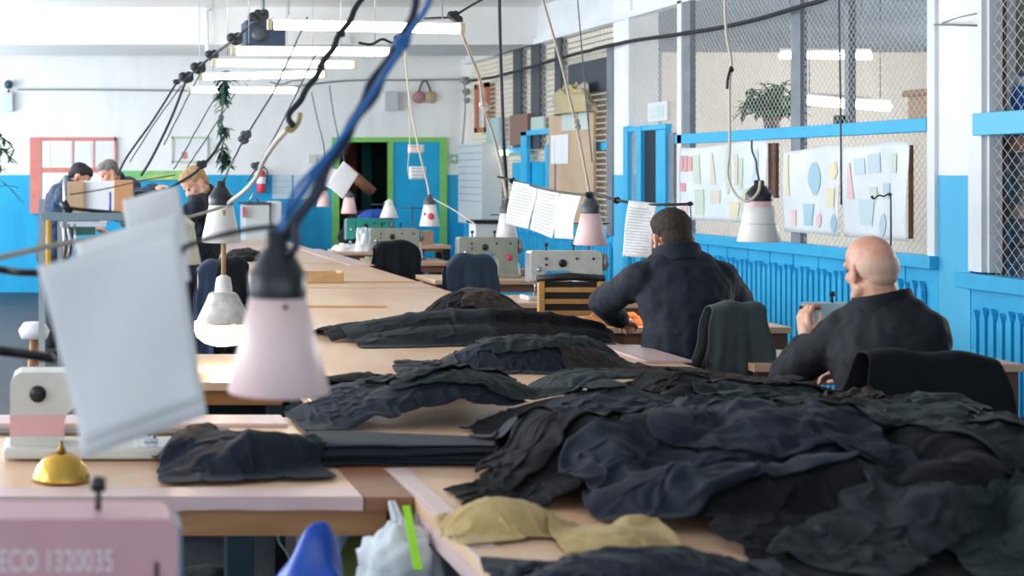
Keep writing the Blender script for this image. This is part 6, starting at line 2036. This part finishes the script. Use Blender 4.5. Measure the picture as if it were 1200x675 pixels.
g = thing('under_panel', 'dark panel closing the back of the space under the small pale table', 'panel', (.5, 6.0, 0))
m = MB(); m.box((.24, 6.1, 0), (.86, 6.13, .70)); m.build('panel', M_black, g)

m = MB(); m.box(W(900, 168, .03), W(913, 232, .0)); o = m.build('brown_board', mat('dark red-brown board', '6f5248', .7, col2='5c433b', scale=9), bevel=.003); o['label'] = 'dark red-brown board on the mesh between the left and middle pictures'; o['category'] = 'board'
m = MB(); m.tube([P(404, 196, 17.6), P(437, 226, 17.6)], .07, 4); o = m.build('brown_plank', mat('rust brown plank', '8d5a40', .6)); tag(o, 'rust-brown plank leaning across the dark doorway behind the turned sheet', 'plank')
zt2 = TZ2
crumple('dark_garment', 'dark garments heaped beyond the teal machine under the doorway', 'garment', Vector((P(425, 0, 16.2).x, 16.2, TZ)), .28, .3, .38, M_blackj, 41, rough=.7)
crumple('blue_cloth', 'small blue cloth lying on the dark garments below the doorway', 'cloth', Vector((P(440, 0, 15.9).x, 15.9, 1.08)), .22, .12, .12, mat('royal blue cloth', '1f4fa8', .7), 42, rough=.7)
g = thing('control_box', 'white control box with a black top beyond the red-dial machine', 'box', Vector((P(568, 0, 12.0).x, 12.0, 0)))
m = MB(); m.box((P(557, 0, 12.0).x, 12.0, .9), (P(584, 0, 12.0).x, 12.2, P(0, 262, 12.0).z)); m.build('body', mat('dull white enamel', 'cfd3d4', .5), g, bevel=.01)
m = MB(); m.box((P(555, 0, 12.0).x, 11.98, P(0, 262, 12.0).z), (P(586, 0, 12.0).x, 12.22, P(0, 258, 12.0).z)); m.build('lid', M_black, g)
m = MB(); m.tube([P(570, 330, 12.1), P(570, 285, 12.1)], .02); m.box((P(560, 0, 12.0).x, 12.0, 0), (P(580, 0, 12.0).x, 12.2, .02)); m.tube([Vector((P(570, 0, 12.1).x, 12.1, 0)), Vector((P(570, 0, 12.1).x, 12.1, .92))], .02); m.build('stand', M_dgrey, g)

# groups for the repeats
GR = {'tube_light': 'tube lights hanging in the two rooms', 'cone_lamp': 'cone lamps hanging over the work tables', 'chair': 'wooden chairs at the work tables',
      'sewing_machine': 'sewing machines on the tables', 'sewing_table': 'small sewing tables', 'paper_sheet': 'paper sheets hanging from wires', 'paper_card': 'cards hanging before the blue door',
      'picture_sheet': 'picture sheets on the mesh', 'wooden_lath': 'laths on the cutting table', 'folded_bundle': 'folded bundles on the near shelf', 'scrap_pile': 'scrap heaps under the left table',
      'wire': 'thin wires hanging in the room', 'cord': 'cords hanging in the room', 'cable': 'cables hanging in the room', 'lamp_arm': 'black lamp arms', 'chair_cover': 'dark chair covers', 'carton': 'brown cartons', 'white_cloth': 'white cloths on the cutting table'}
for o in list(scene.objects):
    if o.get('category') and not o.get('group'):
        b_ = o.name.split('.')[0]
        if b_ in GR:
            o['group'] = GR[b_]

# finer pieces belong to the part that carries them
SUBP = {'sewing_machine': ({'screw', 'maker_badge', 'stitch_dial', 'oil_port', 'tension_disc', 'face_plate', 'painted_band', 'lettering', 'latch', 'thread_post'}, 'arm'),
        'cone_lamp': ({'bulb', 'band', 'sticker'}, 'shade'), 'picture_sheet': ({'printed_figure'}, 'sheet'), 'person': ({'eye', 'lips'}, 'body'),
        'cutting_table': ({'seam', 'edge_strip'}, 'tabletop'), 'machine_table': ({'edge_strip'}, 'tabletop'), 'front_table': ({'edge_strip'}, 'tabletop'),
        'fire_extinguisher': ({'label_band'}, 'cylinder'), 'exit_sign': ({'arrow', 'running_figure'}, 'panel'), 'drawer_cabinet': (set(), '')}
kids = {}
for o in scene.objects:
    if o.parent: kids.setdefault(o.parent.name, []).append(o)
for r_ in list(scene.objects):
    b_ = r_.name.split('.')[0]
    if r_.parent is None and b_ in SUBP and r_.name in kids:
        names, host = SUBP[b_]
        h_ = [c for c in kids[r_.name] if c.name.split('.')[0] == host]
        if h_:
            for c in kids[r_.name]:
                if c.name.split('.')[0] in names: c.parent = h_[0]
